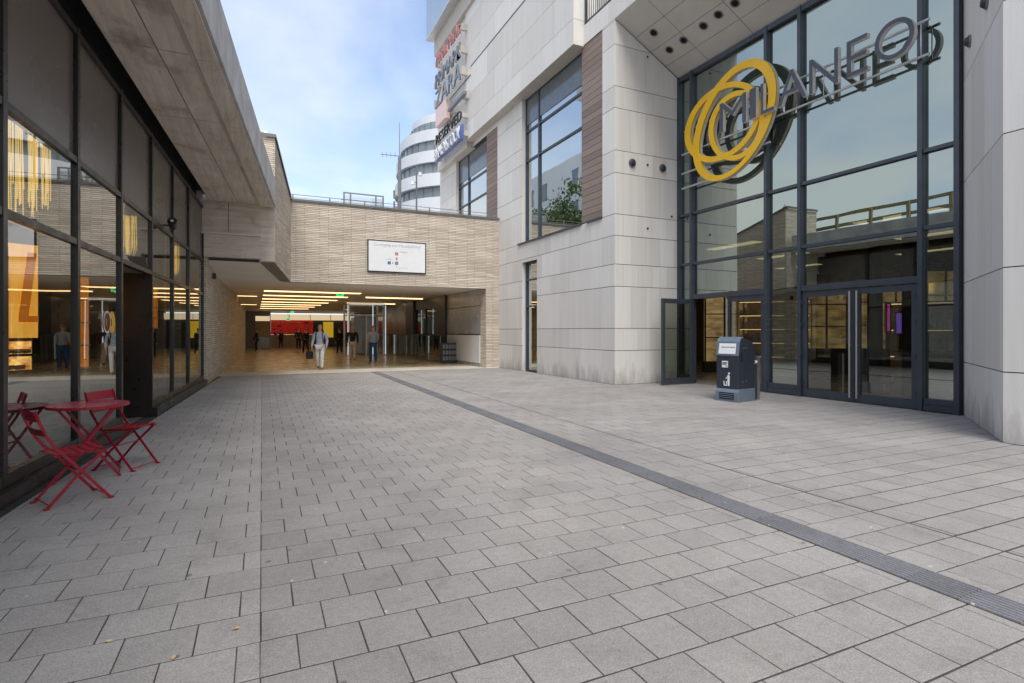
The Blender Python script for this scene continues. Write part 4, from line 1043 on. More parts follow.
# floor of the passage
b = MB(); b.face([(-1.6, 20.45, .004), (XW, 20.45, .004), (XW, 22.2, .004), (-1.6, 22.2, .004)]); tag(b.build('threshold_paving', 'threshold'), kind='structure')
b = MB(); b.face([(-2.5, 22.2, .004), (13, 22.2, .004), (13, 58, .004), (-2.5, 58, .004)]); tag(b.build('passage_floor', 'hall_floor'), kind='structure')
# right wall of the passage
b = MB(); XP = 8.5
M['white_panel'] = plain('white_lower_panel', (.66, .67, .68), .35, var=.04, ns=.5)
MB().box(XP-.04, XP-.003, YB+.62, 25.5, .16, 1.32).build('lower_panel', 'white_panel', br)
b = MB(); b.box(XP, XP+.2, YB+.61, 25.6, 0, 3.255); b.build('panel_wall', 'panel_grey', br)
MB().box(XP-.02, XP-.002, YB+.62, 25.5, 1.33, 1.37).build('panel_joint', 'sign_black', br)
MB().box(XP-.02, XP-.002, YB+.62, 25.5, 2.55, 2.57).build('panel_joint', 'sign_black', br)
for ya_, yb_ in ((25.62, 27.2), (31.6, 33.3)): MB().box(XP-.1, XP+.35, ya_, yb_, 0, 3.255).build('dark_pier', 'sign_black', br)
sf = MB(); sf.box(XP, XP+.1, 27.21, 31.59, 2.7, 3.25); sf.box(XP, XP+.1, 27.21, 31.59, 0, .12); sf.box(XP, XP+.1, 29.3, 29.4, .12, 2.7); sf.build('shop_window_frame', 'sign_black', br)
MB().face; b = MB(); b.face([(XP+.05, 27.21, .12), (XP+.05, 31.59, .12), (XP+.05, 31.59, 2.7), (XP+.05, 27.21, 2.7)]); b.build('shop_window_pane', 'glass_door', br)
b = MB(); b.box(XP, XP+.2, 33.31, 41, 0, 3.255); b.build('panel_wall', 'tile_grey', br)
b = MB(); b.box(XP+.3, 13, 25, 41.2, 0, .01); b.face([(12, 25, 0), (12, 41, 0), (12, 41, 3.25), (12, 25, 3.25)]); b.face([(XP+.2, 33, 0), (12, 33, 0), (12, 33, 3.25), (XP+.2, 33, 3.25)]); b.build('shop_room', 'int_mid', br)
for (x, y) in ((10, 28.5), (10, 31)):
    t_ = thing('shop_light', (x, y, 3.2), ('nearer' if y < 30 else 'farther')+' warm light in the shop right of the passage', 'ceiling light', 'warm lights in the shop right of the passage')
    MB().box(x-.5, x+.5, y-.08, y+.08, 3.2, 3.25).build('housing', 'white_metal', t_); MB().box(x-.48, x+.48, y-.06, y+.06, 3.18, 3.198).build('diffuser', 'room_light', t_)
shelf(10.6, 30.2, 2.2, 2.4, 4, 'lit wooden shelf in the shop window on the right of the passage', -1.2)
# railing line with glass in front of right wall
t_ = thing('glass_balustrade', (7.7, 30, 0), 'glass balustrade with dark handrail along the right side of the passage', 'balustrade')
MB().tube([(7.85, 24.6, 1.30), (7.55, 41, 1.30)], .03, 8).build('handrail', 'sign_black', t_)
b = MB(); b.face([(7.85, 24.6, .06), (7.55, 41, .06), (7.55, 41, 1.27), (7.85, 24.6, 1.27)]); b.build('pane', 'glass_door', t_)
for k in range(9): MB().box(7.85-.0375*k-.02, 7.85-.0375*k+.02, 24.6+2*k, 24.65+2*k, 0, 1.28).build('post', 'zinc', t_)
# display stand with leaflets near the dark pier
q = at(449, 25.4); t_ = thing('leaflet_stand', (q.x, q.y, 0), 'low dark stand with colourful leaflets in front of the dark pier in the passage', 'stand')
MB(Matrix.Translation((q.x, q.y, 0))).box(-.38, .38, -.12, .12, .05, .95).build('frame', 'bin', t_)
lf = MB(Matrix.Translation((q.x, q.y, 0)))
for i in range(5):
    for k in range(3): lf.wbox(-.34+.14*i, -.34+.14*i+.10, -.14, -.125, .15+.27*k, .33+.27*k)
lf.build('leaflet', 'tile_grey', t_)
# glass lift
t_ = thing('glass_lift', (6.2, 35.5, 0), 'glass lift shaft with pale lit frame edges standing in the passage', 'lift')
b = MB(); xs_, ys_ = (5.2, 7.3), (34.5, 36.5)
for x in xs_:
    for y in ys_: b.box(x-.05, x+.05, y-.05, y+.05, 0, 3.2)
for z in (2.45, 3.12):
    for y in ys_: b.box(5.25, 7.25, y-.04, y+.04, z, z+.09)
    for x in xs_: b.box(x-.04, x+.04, 34.55, 36.45, z, z+.09)
b.box(6.2, 6.26, 34.46, 34.5, 0, 2.45); b.build('frame', 'white_metal', t_)
for (x, m_) in ((5.12, 'cool_light'), (6.62, 'cool_light'), (7.40, 'cool_light')): MB().box(x-.02, x+.02, 34.38, 34.42, .05, 3.1).build('light_tube', m_, t_)
MB().box(5.2, 7.3, 34.38, 34.42, 3.13, 3.17).build('light_tube', 'cool_light', t_)
b = MB()
for y in ys_: b.face([(5.25, y, .05), (7.25, y, .05), (7.25, y, 2.45), (5.25, y, 2.45)])
for x in xs_: b.face([(x, 34.55, .05), (x, 36.45, .05), (x, 36.45, 3.1), (x, 34.55, 3.1)])
b.build('pane', 'glass_clear', t_)
MB().box(5.6, 6.9, 35.2, 36.3, .1, 2.35).build('cabin', 'panel_grey', t_)
# ceiling strips
for k, y in enumerate((25.7, 28.9, 32.1, 35.3, 38.5, 41.7, 45.5)):
    t_ = thing('strip_light', (2.3, y, 3.25), ['first', 'second', 'third', 'fourth', 'fifth', 'sixth', 'seventh'][k]+' long warm ceiling strip light counted from the passage mouth', 'strip light', 'warm strip lights across the passage ceiling')
    MB().box(.33, 4.4-.1*k, y-.30, y+.30, 3.225, 3.258).build('housing', 'ceil_dark', t_)
    MB().box(.35, 4.38-.1*k, y-.27, y+.27, 3.205, 3.223).build('diffuser', 'strip', t_)
    if k in (1, 4): 
        t2 = thing('strip_light', (-.3, y+1, 3.25), ('short warm strip light near the left brick wall of the passage' if k == 1 else 'far short warm strip light left in the passage'), 'strip light', 'warm strip lights across the passage ceiling')
        MB().box(-1.0, .12, y+.9, y+1.1, 3.225, 3.258).build('housing', 'ceil_dark', t2); MB().box(-.98, .1, y+.92, y+1.08, 3.205, 3.223).build('diffuser', 'strip', t2)
for y in (28.9, 35.3):
    MB().box(5.2, 8.2, y-.07, y+.07, 3.21, 3.258).build('wall_side_strip', 'strip', br)
# exit lights
for px, py, D, r_, lb in ((340, 294.5, 25.5, .13, 'largest green exit light hanging near the passage mouth'), (300.2, 301.3, 33, .10, 'second green exit light hanging in the passage'), (292.3, 312.2, 43, .10, 'third green exit light far in the passage'), (288, 319.5, 48, .12, 'farthest green exit light before the red shop')):
    z = CH+(HY-py)/F*D; q = at(px, D, z); t_ = thing('exit_light', q, lb, 'exit light', 'green exit lights in the passage')
    MB(Matrix.Translation(q)).box(-r_*1.3, r_*1.3, -.04, .04, -r_*.8, r_*.8).build('lit_box', 'exit', t_, bevel=.02); MB(Matrix.Translation(q)).box(-r_*.5, r_*.5, -.045, -.041, -r_*.3, r_*.3).build('pictogram', 'white_label', t_)
    MB().tube([q+Vector((0, 0, r_*.8)), (q.x, q.y, 3.26)], .012, 6).build('cord', 'white_metal', t_)
# end of the passage: lit fascia, red shop, yellow poster, pale kiosk
M['floor_tone'] = plain('warm_floor_tone', (.40, .26, .12), .4)
t_ = thing('red_shop', (4, 54, 0), 'shop with bright red front and white lit fascia at the far end of the passage', 'shop')
MB().box(1.3, 8.6, 53.8, 54, 2.5, 3.02).build('lit_fascia', 'fascia_light', t_)
for x in (2.8, 4.6, 6.4): MB().box(x, x+.05, 53.76, 53.79, 2.5, 3.02).build('fascia_joint', 'zinc', t_)
MB().box(1.3, 4.9, 54.1, 54.2, 1.2, 2.5).build('red_wall', 'shop_red', t_)
for x in (2.2, 3.3, 4.4): MB().box(x, x+.06, 54.0, 54.09, 1.2, 2.5).build('red_post', 'sign_red', t_)
MB().box(1.3, 4.9, 53.7, 54.09, 0, 1.15).build('counter', 'floor_tone', t_)  # made-up block standing in for the warm floor below the red wall
rd = MB()
for k in range(40): x = random.uniform(1.4, 4.7); z = random.choice((1.3, 1.6, 1.9, 2.2)); rd.wbox(x, x+random.uniform(.08, .3), 53.98, 54.03, z, z+random.uniform(.05, .14))
tag(rd.build('goods', 'goods', t_), kind='stuff')
MB().box(4.9, 8.6, 54.1, 54.2, 0, 2.5).build('dark_wall', 'int_dark', t_); MB().box(5.8, 6.7, 54.0, 54.09, .9, 2.35).build('yellow_poster', 'shop_yellow', t_)
for xa_, xb_ in ((-3, 1.29), (8.61, 14)): MB().box(xa_, xb_, 54, 54.2, 0, 3.25).build('passage_end_wall', 'ceil_dark', br)
q = at(264, 46); t_ = thing('kiosk', (q.x, q.y, 0), 'pale kiosk with a lit sign left of the red shop', 'kiosk')
MB().box(q.x-.65, q.x+.45, q.y, q.y+.6, 0, 2.3).build('cabinet', 'shelf_wood', t_); MB().box(q.x-.65, q.x+.45, q.y-.02, q.y+.5, 2.35, 2.75).build('lit_sign', 'fascia_light', t_); MB().box(q.x-.6, q.x+.4, q.y-.04, q.y-.001, .1, 1.0).build('front_panel', 'panel_grey', t_)
# direction board on the bridge wall
ps = [onY(px, py, YB-.06) for px, py in ((367.5, 239.4), (426, 243.2), (425.6, 274.3), (367.2, 271.2))]
x0, x1 = ps[0].x, ps[1].x; z1, z0 = (ps[0].z+ps[1].z)/2, (ps[2].z+ps[3].z)/2
t_ = thing('direction_board', ((x0+x1)/2, YB-.06, z0), 'white framed information board with a small red and blue route diagram on the brick overpass', 'sign')
MB().box(x0, x1, YB-.06, YB-.002, z0, z1).build('frame', 'sign_black', t_); pn = MB().box(x0+.04, x1-.04, YB-.075, YB-.061, z0+.04, z1-.04).build('board', 'white_label', t_)
cxs = (x0+x1)/2; hh = z1-z0; ww = x1-x0
fb = lambda cx0, cz0: (lambda u, v, h: Vector((cx0+u, YB-.0762-h*1, cz0+v)))
text_obj('heading', 'Durchgang zum Hauptbahnhof', .155, .002, fb(cxs, z1-.17), 'pale_ink', t_, sx=.93)
for (uu_, vv_, ru, rv, m_) in ((.485, .60, .055, .10, 'sign_red'), (.485, .44, .03, .09, 'sign_red'), (.485, .30, .055, .10, 'grey_ink'), (.36, .30, .055, .095, 'sign_blue'), (.42, .30, .012, .06, 'sign_blue'), (.485, .20, .012, .05, 'pale_ink'), (.485, .71, .02, .02, 'exit')):
    x = x0+uu_*ww; z = z0+vv_*hh; MB().box(x-ru*ww/2, x+ru*ww/2, YB-.0785, YB-.0755, z-rv*hh/2, z+rv*hh/2).build('pictogram', m_, t_)
text_obj('small_text', 'Ausgang', .09, .002, fb(x0+.60*ww, z0+.67*hh), 'pale_ink', t_); text_obj('small_text', 'U-Bahn', .08, .002, fb(x0+.36*ww, z0+.41*hh), 'pale_ink', t_); text_obj('small_text', 'Stadtmitte', .08, .002, fb(x0+.6*ww, z0+.16*hh), 'sign_pink', t_)
# terrace railing
t_ = thing('terrace_railing', (4, YB+.3, 6.13), 'thin metal railing along the top of the brick overpass', 'railing')
b = MB(); b.tube([(1.1, YB+.3, 6.24), (XW, YB+.3, 6.24)], .009, 6); b.tube([(1.1, YB+.3, 6.35), (XW, YB+.3, 6.35)], .011, 6); b.build('rail', 'zinc', t_)
b = MB(); 
for k in range(7): b.box(1.2+k*1.25, 1.24+k*1.25, YB+.285, YB+.315, 6.13, 6.36)
b.build('post', 'zinc', t_)
# glass shelter on terrace
q0, q1 = at(344, 26, 5.9), at(387, 26, 5.9)
t_ = thing('glass_shelter', q0, 'small glass shelter with grey posts on the terrace above the brick wall', 'shelter')
b = MB(); X0, X1, Y_ = q0.x, q1.x, q0.y
for x in (X0, X0+.3, X1-.35, X1): b.box(x-.035, x+.035, Y_-.02, Y_+.02, 5.9, 8.1)
b.box(X0, X1, Y_-.018, Y_+.018, 8.04, 8.1); b.box(X0, X1, Y_+1.0, Y_+1.03, 7.95, 8.0); b.build('frame', 'zinc', t_)
b = MB(); b.face([(X0, Y_, 6), (X1, Y_, 6), (X1, Y_, 7.94), (X0, Y_, 7.94)]); b.face([(X0, Y_+1, 6), (X1, Y_+1, 6), (X1, Y_+1, 7.8), (X0, Y_+1, 7.8)]); b.build('pane', 'glass_left', t_)
MB().box(X0+.35, X1-.4, Y_+.5, Y_+.9, 7.1, 7.2).build('bench', 'timber', t_); MB().box(X0+.5, X0+.6, Y_+.6, Y_+.8, 5.9, 7.1).build('bench_support', 'zinc', t_)
# masts
q = at(399.5, 40, 5.9); t_ = thing('antenna_mast', q, 'tall thin antenna mast with a side aerial in front of the round white tower', 'antenna')
MB().tube([q, q+Vector((0, 0, 8.3))], .16, 8, .12).build('mast', 'zinc', t_); MB().tube([q+Vector((0, 0, 8.3)), q+Vector((0, 0, 10.8))], .035, 6, .02).build('tip', 'zinc', t_)
za = CH+(HY-156)/F*40-5.9
b = MB(); b.tube([q+Vector((0, 0, za)), q+Vector((-1.25, .5, za+.1))], .03, 6)
for k in range(4): d_ = .3+.28*k; b.tube([q+Vector((-d_, .4*d_, za-.12)), q+Vector((-d_, .4*d_, za+.28))], .015, 5)
b.build('aerial', 'zinc', t_)
b = MB()
for z in (2.5, 3.6, 4.6, 5.4): b.tube([q+Vector((0, 0, z)), q+Vector((-.35, .1, z+.1))], .03, 5); b.box(q.x-.42, q.x-.3, q.y+.05, q.y+.17, 5.9+z-.15, 5.9+z+.45)
b.build('cable_bracket', 'zinc', t_)
q = at(416.5, 34, 5.9); t_ = thing('camera_pole', q, 'slim pole with two white domed cameras in front of the round white tower', 'pole')
MB().tube([q, q+Vector((0, 0, 5.9))], .06, 8, .045).build('pole', 'zinc', t_)
for (dx_, z) in ((.22, 5.35), (-.24, 4.75)):
    c = q+Vector((dx_, -.05, z)); MB().tube([q+Vector((0, 0, z+.05)), c+Vector((0, 0, .05))], .02, 6).build('arm', 'zinc', t_)
    MB().cyl((c.x, c.y), .14, c.z-.1, c.z+.1, 14, .09).build('camera_dome', 'white_label', t_)
# round tower
tw = thing('round_tower', (30, 76, 0), 'round white tower with stepped upper storeys and curved window bands behind the overpass', 'building')
D = 80.; ctr = at(462, D+6); lev = [(-20, 189.3, 10.6, 'x')]
def yz(py): return CH+(HY-py)/F*(D-2)
bands = [(400, 189, 10.2, 0), (189, 176.5, 10.2, 1), (176.5, 165, 10.1, 0), (165, 153.5, 9.9, 1), (153.5, 142, 9.6, 0), (142, 131, 9.2, 1), (131, 119.5, 8.2, 0), (119.5, 110.5, 6.9, 1)]
bands = [(yz(200), yz(189), 10.2, 'w'), (yz(189), yz(176.5), 10.3, 'p'), (yz(176.5), yz(165), 10.1, 'w'), (yz(165), yz(153.5), 10.1, 'p'), (yz(153.5), yz(142), 9.7, 'w'), (yz(142), yz(131), 9.5, 'p'), (yz(131), yz(119.5), 8.5, 'w'), (yz(119.5), yz(110.5), 7.7, 'p'), (yz(223), yz(200), 10.3, 'p'), (yz(236), yz(223), 10.2, 'w')]
for z0, z1, r_, k in bands:
    if k == 'p': MB().cyl((ctr.x, ctr.y), r_, z0, z1, 64, r_-.02).build('white_band', 'white_render', tw)
    else:
        wnd = MB().cyl((ctr.x, ctr.y), r_-.5, z0, z1, 64).build('window_band', 'office_glass', tw)
        b = MB()
        for a in range(40):
            an = 2*PI*a/40; x, y = ctr.x+math.cos(an)*(r_-.46), ctr.y+math.sin(an)*(r_-.46)
            b.box(x-.05, x+.05, y-.05, y+.05, z0, z1)
        b.build('window_mullion', 'zinc', wnd)
MB().cyl((ctr.x, ctr.y), 10.0, 0, yz(236), 48).build('lower_storeys', 'office_glass', tw)
bnd = MB(); bnd.box(ctr.x-2, ctr.x+26, ctr.y+2, ctr.y+14, 0, 29); bnd.build('slab_block', 'white_render', tw)
for k in range(8): MB().box(ctr.x-1, ctr.x+25, ctr.y+1.9, ctr.y+1.98, 4+3.3*k, 5.6+3.3*k).build('window_band', 'office_glass', tw)
THIN = -.012
# shop signs stacked on the upper wall
def wall_sign(txt, zc, h, pn, pf, m, lb, board=None, x=8.34):
    yn, yf = onX(pn, 100, x).y, onX(pf, 100, x).y
    t_ = thing('shop_sign', (x, (yn+yf)/2, zc), lb, 'sign', 'shop names stacked on the mall wall')
    if board:
        MB().box(x+.03, x+.12, yn-.1, yf+.1, zc-h*.58, zc+h*.58).build('board', board, t_)
    me = text_mesh(txt, 1, .1, lambda u, v, hh_: Vector((u, v, hh_)))
    us_ = [v.co.x for v in me.vertices]; vs_ = [v.co.y for v in me.vertices]; hs_ = [v.co.z for v in me.vertices]
    for v in me.vertices:
        u = (v.co.x-min(us_))/(max(us_)-min(us_)); q = (v.co.y-min(vs_))/(max(vs_)-min(vs_)); hq = (v.co.z-min(hs_))/(max(hs_)-min(hs_))
        v.co = Vector((x+.07*(1-hq) - (.0 if not board else .08), yf+(yn-yf)*u, zc-h/2+h*q))
    me.materials.clear(); me.materials.append(M[m])
    o = bpy.data.objects.new('lettering', me); col.objects.link(o); o.parent = t_; o.matrix_parent_inverse = t_.matrix_basis.inverted()
    for yy in (yn-.0, yf+.3):
        MB().box(x+.075 if not board else x+.125, XO+.07, yy, yy+.12, zc-h*.22, zc+h*.22).build('bracket', 'stone_plain', t_)
wall_sign('Media Markt', 15.25, .62, 459.5, 436, 'sign_red', 'red MEDIA MARKT lettering, topmost sign on the upper mall wall')
MB().cyl((0, 0), .01, 0, .01, 8)
wall_sign('PRIMARK', 14.2, .68, 460, 435, 'sign_slate', 'grey PRIMARK lettering, second sign from the top on the mall wall')
wall_sign('ZARA', 13.25, .85, 460, 435, 'sign_slate', 'dark ZARA lettering between the PRIMARK and RESERVED names')
x = 8.34; yA_, yB_ = onX(445, 100, x).y, onX(435.5, 100, x).y; yN_ = onX(463, 100, x).y
t_ = thing('shop_sign', (x, yB_, 12.2), 'pink square sign with a slender dark bar under the ZARA name', 'sign', 'shop names stacked on the mall wall')
MB().box(x, x+.25, yA_, yB_, 11.85, 12.75).build('pink_box', 'sign_pink', t_); MB().box(x+.02, x+.18, yN_, yA_-.3, 12.02, 12.16).build('bar', 'sign_slate', t_)
for yy in (yN_+.2, yA_-.6): MB().box(x+.18, XO+.07, yy, yy+.3, 11.95, 12.3).build('bracket', 'stone_plain', t_)
MB().box(x+.25, XO+.07, yA_+.4, yB_-.4, 12.0, 12.5).build('bracket', 'stone_plain', t_)
wall_sign('RESERVED', 11.22, .46, 460.5, 435.5, 'sign_black', 'black RESERVED lettering above the blue sign on the mall wall')
wall_sign('BIRKENSTOCK', 10.42, .56, 460.5, 435.5, 'white_label', 'blue BIRKENSTOCK sign with pale letters, lowest on the upper mall wall', board='sign_blue')

# ============================================================ TABLE AND CHAIRS
tc_ = Vector((-1.56, 7.0, 0))
tt = thing('bistro_table', tc_, 'round red metal bistro table with crossed folding legs beside the shop window', 'table')
mt = Matrix.Translation(tc_) @ Matrix.Rotation(R(10), 4, 'Z')
tpz = .745
b = MB(mt); b.cyl((0, 0), .35, tpz-.004, tpz, 48); tp_ = b.build('table_top', 'red_top', tt)
b = MB(mt); n = 48
for k in range(n):
    a0, a1 = 2*PI*k/n, 2*PI*(k+1)/n; P_ = lambda a, r_, z: (math.cos(a)*r_, math.sin(a)*r_, z)
    b.face([P_(a0, .3502, tpz+.003), P_(a1, .3502, tpz+.003), P_(a1, .3502, tpz-.024), P_(a0, .3502, tpz-.024)], smooth=True); b.face([P_(a0, .346, tpz+.003), P_(a0, .346, tpz-.024), P_(a1, .346, tpz-.024), P_(a1, .346, tpz+.003)], smooth=True)
b.build('rim', 'red', tt)
def bar(mx, p, q, w1=.024, w2=.009):
    return MB(mx).tube([p, q], .01, 4, flat=(w2, w1*.72))
for y, k in ((.20, 1), (-.20, 1)):
    for s_ in (-1, 1):
        yy = y + (.012*s_)
        bar(mt, (-.24*s_, yy, tpz-.01), (.27*s_, yy, .0)).build('leg', 'red', tt)
for (x, z) in ((-.262, .05), (.262, .05), (0, .375)):
    MB(mt).tube([(x, -.21, z), (x, .21, z)], .008, 6).build('stretcher', 'red', tt)
for x in (-.23, .23): MB(mt).box(x-.012, x+.012, -.22, .22, tpz-.03, tpz-.006).build('top_support', 'red', tt)
def chair(loc, rz, label):
    t_ = thing('folding_chair', loc, label, 'chair', 'red folding chairs by the shop window')
    mx = Matrix.Translation(loc) @ Matrix.Rotation(rz, 4, 'Z')      # local +y = facing
    hw_ = .19
    for s_ in (-1, 1):
        m_ = MB(mx); x = s_*hw_
        pts_ = [(x, -.315, .84), (x, -.285, .74), (x, -.24, .62), (x, -.17, .50), (x, -.07, .38), (x, .22, .0)]
        m_.tube(pts_, .01, 4, flat=(.006, .017)); m_.build('back_leg', 'red', t_)
        x = s_*(hw_-.022)
        m_ = MB(mx); m_.tube([(x, .19, .445), (x, -.05, .215), (x, -.235, 0)], .01, 4, flat=(.006, .016)); m_.build('front_leg', 'red', t_)
        m_ = MB(mx); m_.box(s_*(hw_-.012)-.005, s_*(hw_-.012)+.005, -.19, .2, .432, .45); m_.build('seat_rail', 'red', t_)
        for yy in (.22, -.235):
            MB(mx).box(s_*hw_-.014-(.02 if yy < 0 else 0)*s_, s_*hw_+.014-(.02 if yy < 0 else 0)*s_, yy-.02, yy+.02, 0.001, .016).build('foot', 'red', t_)
    for k in range(6):
        y0 = -.17+k*.063; z = .452+(.012 if k == 5 else 0)-(.006 if k in (2, 3) else 0)
        m_ = MB(mx)
        for a in range(6):
            xa, xb = -.2+.4*a/6, -.2+.4*(a+1)/6; dz = lambda x_: -.012*(1-(x_/.2)**2)
            m_.face([(xa, y0, z+dz(xa)), (xb, y0, z+dz(xb)), (xb, y0+.046, z+dz(xb)+.001), (xa, y0+.046, z+dz(xa)+.001)], smooth=True); m_.face([(xa, y0, z+dz(xa)-.004), (xa, y0+.046, z+dz(xa)-.003), (xb, y0+.046, z+dz(xb)-.003), (xb, y0, z+dz(xb)-.004)], smooth=True)
        m_.build('seat_slat', 'red_seat', t_)
    for z0, z1, y_ in ((.745, .835, -.30), (.62, .68, -.256)):
        m_ = MB(mx)
        for a in range(8):
            xa, xb = -.2+.4*a/8, -.2+.4*(a+1)/8; cv = lambda x_: -.022*(1-(x_/.2)**2)
            dy_ = .012
            m_.face([(xa, y_+cv(xa)+dy_, z0), (xb, y_+cv(xb)+dy_, z0), (xb, y_+cv(xb)-dy_, z1), (xa, y_+cv(xa)-dy_, z1)], smooth=True)
            m_.face([(xa, y_+cv(xa)+dy_-.005, z0), (xa, y_+cv(xa)-dy_-.005, z1), (xb, y_+cv(xb)-dy_-.005, z1), (xb, y_+cv(xb)+dy_-.005, z0)], smooth=True)
        m_.build('back_slat', 'red', t_)
    for (y_, z_) in ((.20, .03), (-.215, .035), (.02, .27)): MB(mx).tube([(-hw_, y_, z_), (hw_, y_, z_)], .006, 6).build('stretcher', 'red', t_)
    return t_
M['red_seat'] = plain('red_seat_metal', (.40, .012, .028), .42, var=.1, ns=10)
chair(Vector((-1.46, 6.06, 0)), R(-60), 'red folding chair in front, with its back to the camera side of the round table')
chair(Vector((-1.28, 7.27, 0)), R(-118), 'red folding chair partly hidden behind the round table, turned towards the plaza')

# ============================================================ PEOPLE
def skin_mesh(name, verts, edges, m, parent, mx, sub=2):
    me = bpy.data.meshes.new(name); me.from_pydata([v[0] for v in verts], edges, []); o = bpy.data.objects.new(name, me); col.objects.link(o)
    sk = o.modifiers.new('skin', 'SKIN'); sk.use_smooth_shade = True
    for i, v in enumerate(verts):
        d = me.skin_vertices[0].data[i]; d.radius = v[1]; d.use_root = (i == 0)
    ss = o.modifiers.new('sub', 'SUBSURF'); ss.levels = sub; ss.render_levels = sub
    dg = bpy.context.evaluated_depsgraph_get(); me2 = bpy.data.meshes.new_from_object(o.evaluated_get(dg)); bpy.data.objects.remove(o)
    me2.transform(mx); me2.materials.clear(); me2.materials.append(M[m] if isinstance(m, str) else m)
    for p in me2.polygons: p.use_smooth = True
    o2 = bpy.data.objects.new(name, me2); col.objects.link(o2)
    if parent is not None: o2.parent = parent; o2.matrix_parent_inverse = parent.matrix_basis.inverted()
    return o2
def cloth(c): 
    k = 'cloth_%.2f_%.2f_%.2f' % c
    if k not in M: M[k] = plain('fabric', c, .85, var=.15, ns=12)
    return k
def person(px, py, H, face, label, shirt, pants, hair=(.12, .08, .05), skin=(.52, .32, .23), stride=.22, sleeve=1.0, swing=.18, extra=None, D=None):
    q = onZ(px, py) if D is None else at(px, D); t_ = thing('person', q, label, 'person')
    s = H/1.8; mx = Matrix.Translation(q) @ Matrix.Rotation(face, 4, 'Z') @ Matrix.Scale(s, 4)
    a = stride; ks = cloth(skin)
    J = dict(pel=(0, 0, .95), wai=(0, .01, 1.10), che=(0, .01, 1.30), nkb=(0, 0, 1.46), nk=(0, .015, 1.53), hd=(0, .03, 1.62), top=(0, .015, 1.715),
             shL=(-.19, 0, 1.42), elL=(-.25, -swing*.5, 1.14), wrL=(-.25, -swing*.2+.10, .90), haL=(-.24, -swing*.1+.12, .82),
             shR=(.19, 0, 1.42), elR=(.25, swing*.15, 1.14), wrR=(.25, swing+.06, .92), haR=(.24, swing+.09, .84),
             hiL=(-.095, 0, .90), knL=(-.10, a*.55, .49), anL=(-.10, a*.75, .08), toL=(-.11, a*.75+.15, .035),
             hiR=(.095, 0, .90), knR=(.10, -a*.15, .49), anR=(.10, -a*.95, .12), toR=(.11, -a*.95+.14, .045))
    rad = dict(pel=(.15, .10), wai=(.125, .09), che=(.155, .105), nkb=(.075, .065), nk=(.052, .052), hd=(.072, .088), top=(.060, .075),
               shL=(.058,)*2, elL=(.042,)*2, wrL=(.027,)*2, haL=(.034, .022), shR=(.058,)*2, elR=(.042,)*2, wrR=(.027,)*2, haR=(.034, .022),
               hiL=(.088,)*2, knL=(.056,)*2, anL=(.038,)*2, toL=(.034,)*2, hiR=(.088,)*2, knR=(.056,)*2, anR=(.038,)*2, toR=(.034,)*2)
    ed = [('pel', 'wai'), ('wai', 'che'), ('che', 'nkb'), ('nkb', 'nk'), ('nk', 'hd'), ('hd', 'top'), ('che', 'shL'), ('shL', 'elL'), ('elL', 'wrL'), ('wrL', 'haL'),
          ('che', 'shR'), ('shR', 'elR'), ('elR', 'wrR'), ('wrR', 'haR'), ('pel', 'hiL'), ('hiL', 'knL'), ('knL', 'anL'), ('anL', 'toL'), ('pel', 'hiR'), ('hiR', 'knR'), ('knR', 'anR'), ('anR', 'toR')]
    def sk(names, grow, nm, m):
        idx = {n_: i for i, n_ in enumerate(names)}; vv = [(J[n_], tuple(r_+grow for r_ in rad[n_])) for n_ in names]
        return skin_mesh(nm, vv, [(idx[x], idx[y]) for x, y in ed if x in idx and y in idx], m, t_, mx)
    allj = list(J)
    body = sk(allj, 0, 'body', ks)
    # fingers and face details joined to the body mesh
    fx = MB(mx)
    for sd2, h in ((-1, 'haL'), (1, 'haR')):
        hx, hy, hz_ = J[h]
        for k, ln in enumerate((.060, .072, .068, .052)):
            y = hy-.026+.017*k; fx.tube([(hx, y, hz_-.02), (hx-.004*sd2, y+.004, hz_-.05-ln*.5), (hx-.014*sd2, y+.006, hz_-.05-ln)], .0085, 6, .006)
        fx.tube([(hx, hy+.02, hz_+.01), (hx-.01*sd2, hy+.045, hz_-.025), (hx-.012*sd2, hy+.045, hz_-.055)], .010, 6, .007)
    fx.tube([(0, .095, 1.655), (0, .135, 1.605), (0, .10, 1.59)], .012, 6)
    for sd2 in (-1, 1): fx.tube([(sd2*.078, .02, 1.655), (sd2*.086, .01, 1.63), (sd2*.078, .02, 1.60)], .012, 6)
    fo__ = fx.build('fingers', ks, None)
    bm = bmesh.new(); bm.from_mesh(body.data); bm.from_mesh(fo__.data); bm.to_mesh(body.data); bm.free(); bpy.data.objects.remove(fo__)
    sk(['wai', 'pel', 'che', 'nkb', 'shL', 'elL']+(['wrL'] if sleeve > .9 else [])+['shR', 'elR']+(['wrR'] if sleeve > .9 else []), .016, 'shirt', cloth(shirt))
    sk(['pel', 'hiL', 'knL', 'anL', 'hiR', 'knR', 'anR'], .019, 'trousers', cloth(pants))
    for sd2 in 'LR': 
        vv = [(J['an'+sd2], (.045, .045)), ((J['to'+sd2][0], J['to'+sd2][1], J['to'+sd2][2]+.004), (.042, .036))]
        skin_mesh('shoe', vv, [(0, 1)], cloth((.04, .04, .045)), t_, mx, 1)
    vv = [((0, -.015, 1.63), (.078, .080)), ((0, -.01, 1.70), (.083, .085)), ((0, .005, 1.752), (.055, .065))]
    skin_mesh('hair', vv, [(0, 1), (1, 2)], cloth(hair), t_, mx, 2)
    e = MB(mx)
    for sd2 in (-1, 1): e.box(sd2*.03-.010, sd2*.03+.010, .104, .115, 1.640, 1.650)
    e.build('eyes', cloth((.02, .02, .02)), t_)
    if extra: extra(t_, mx)
    return t_
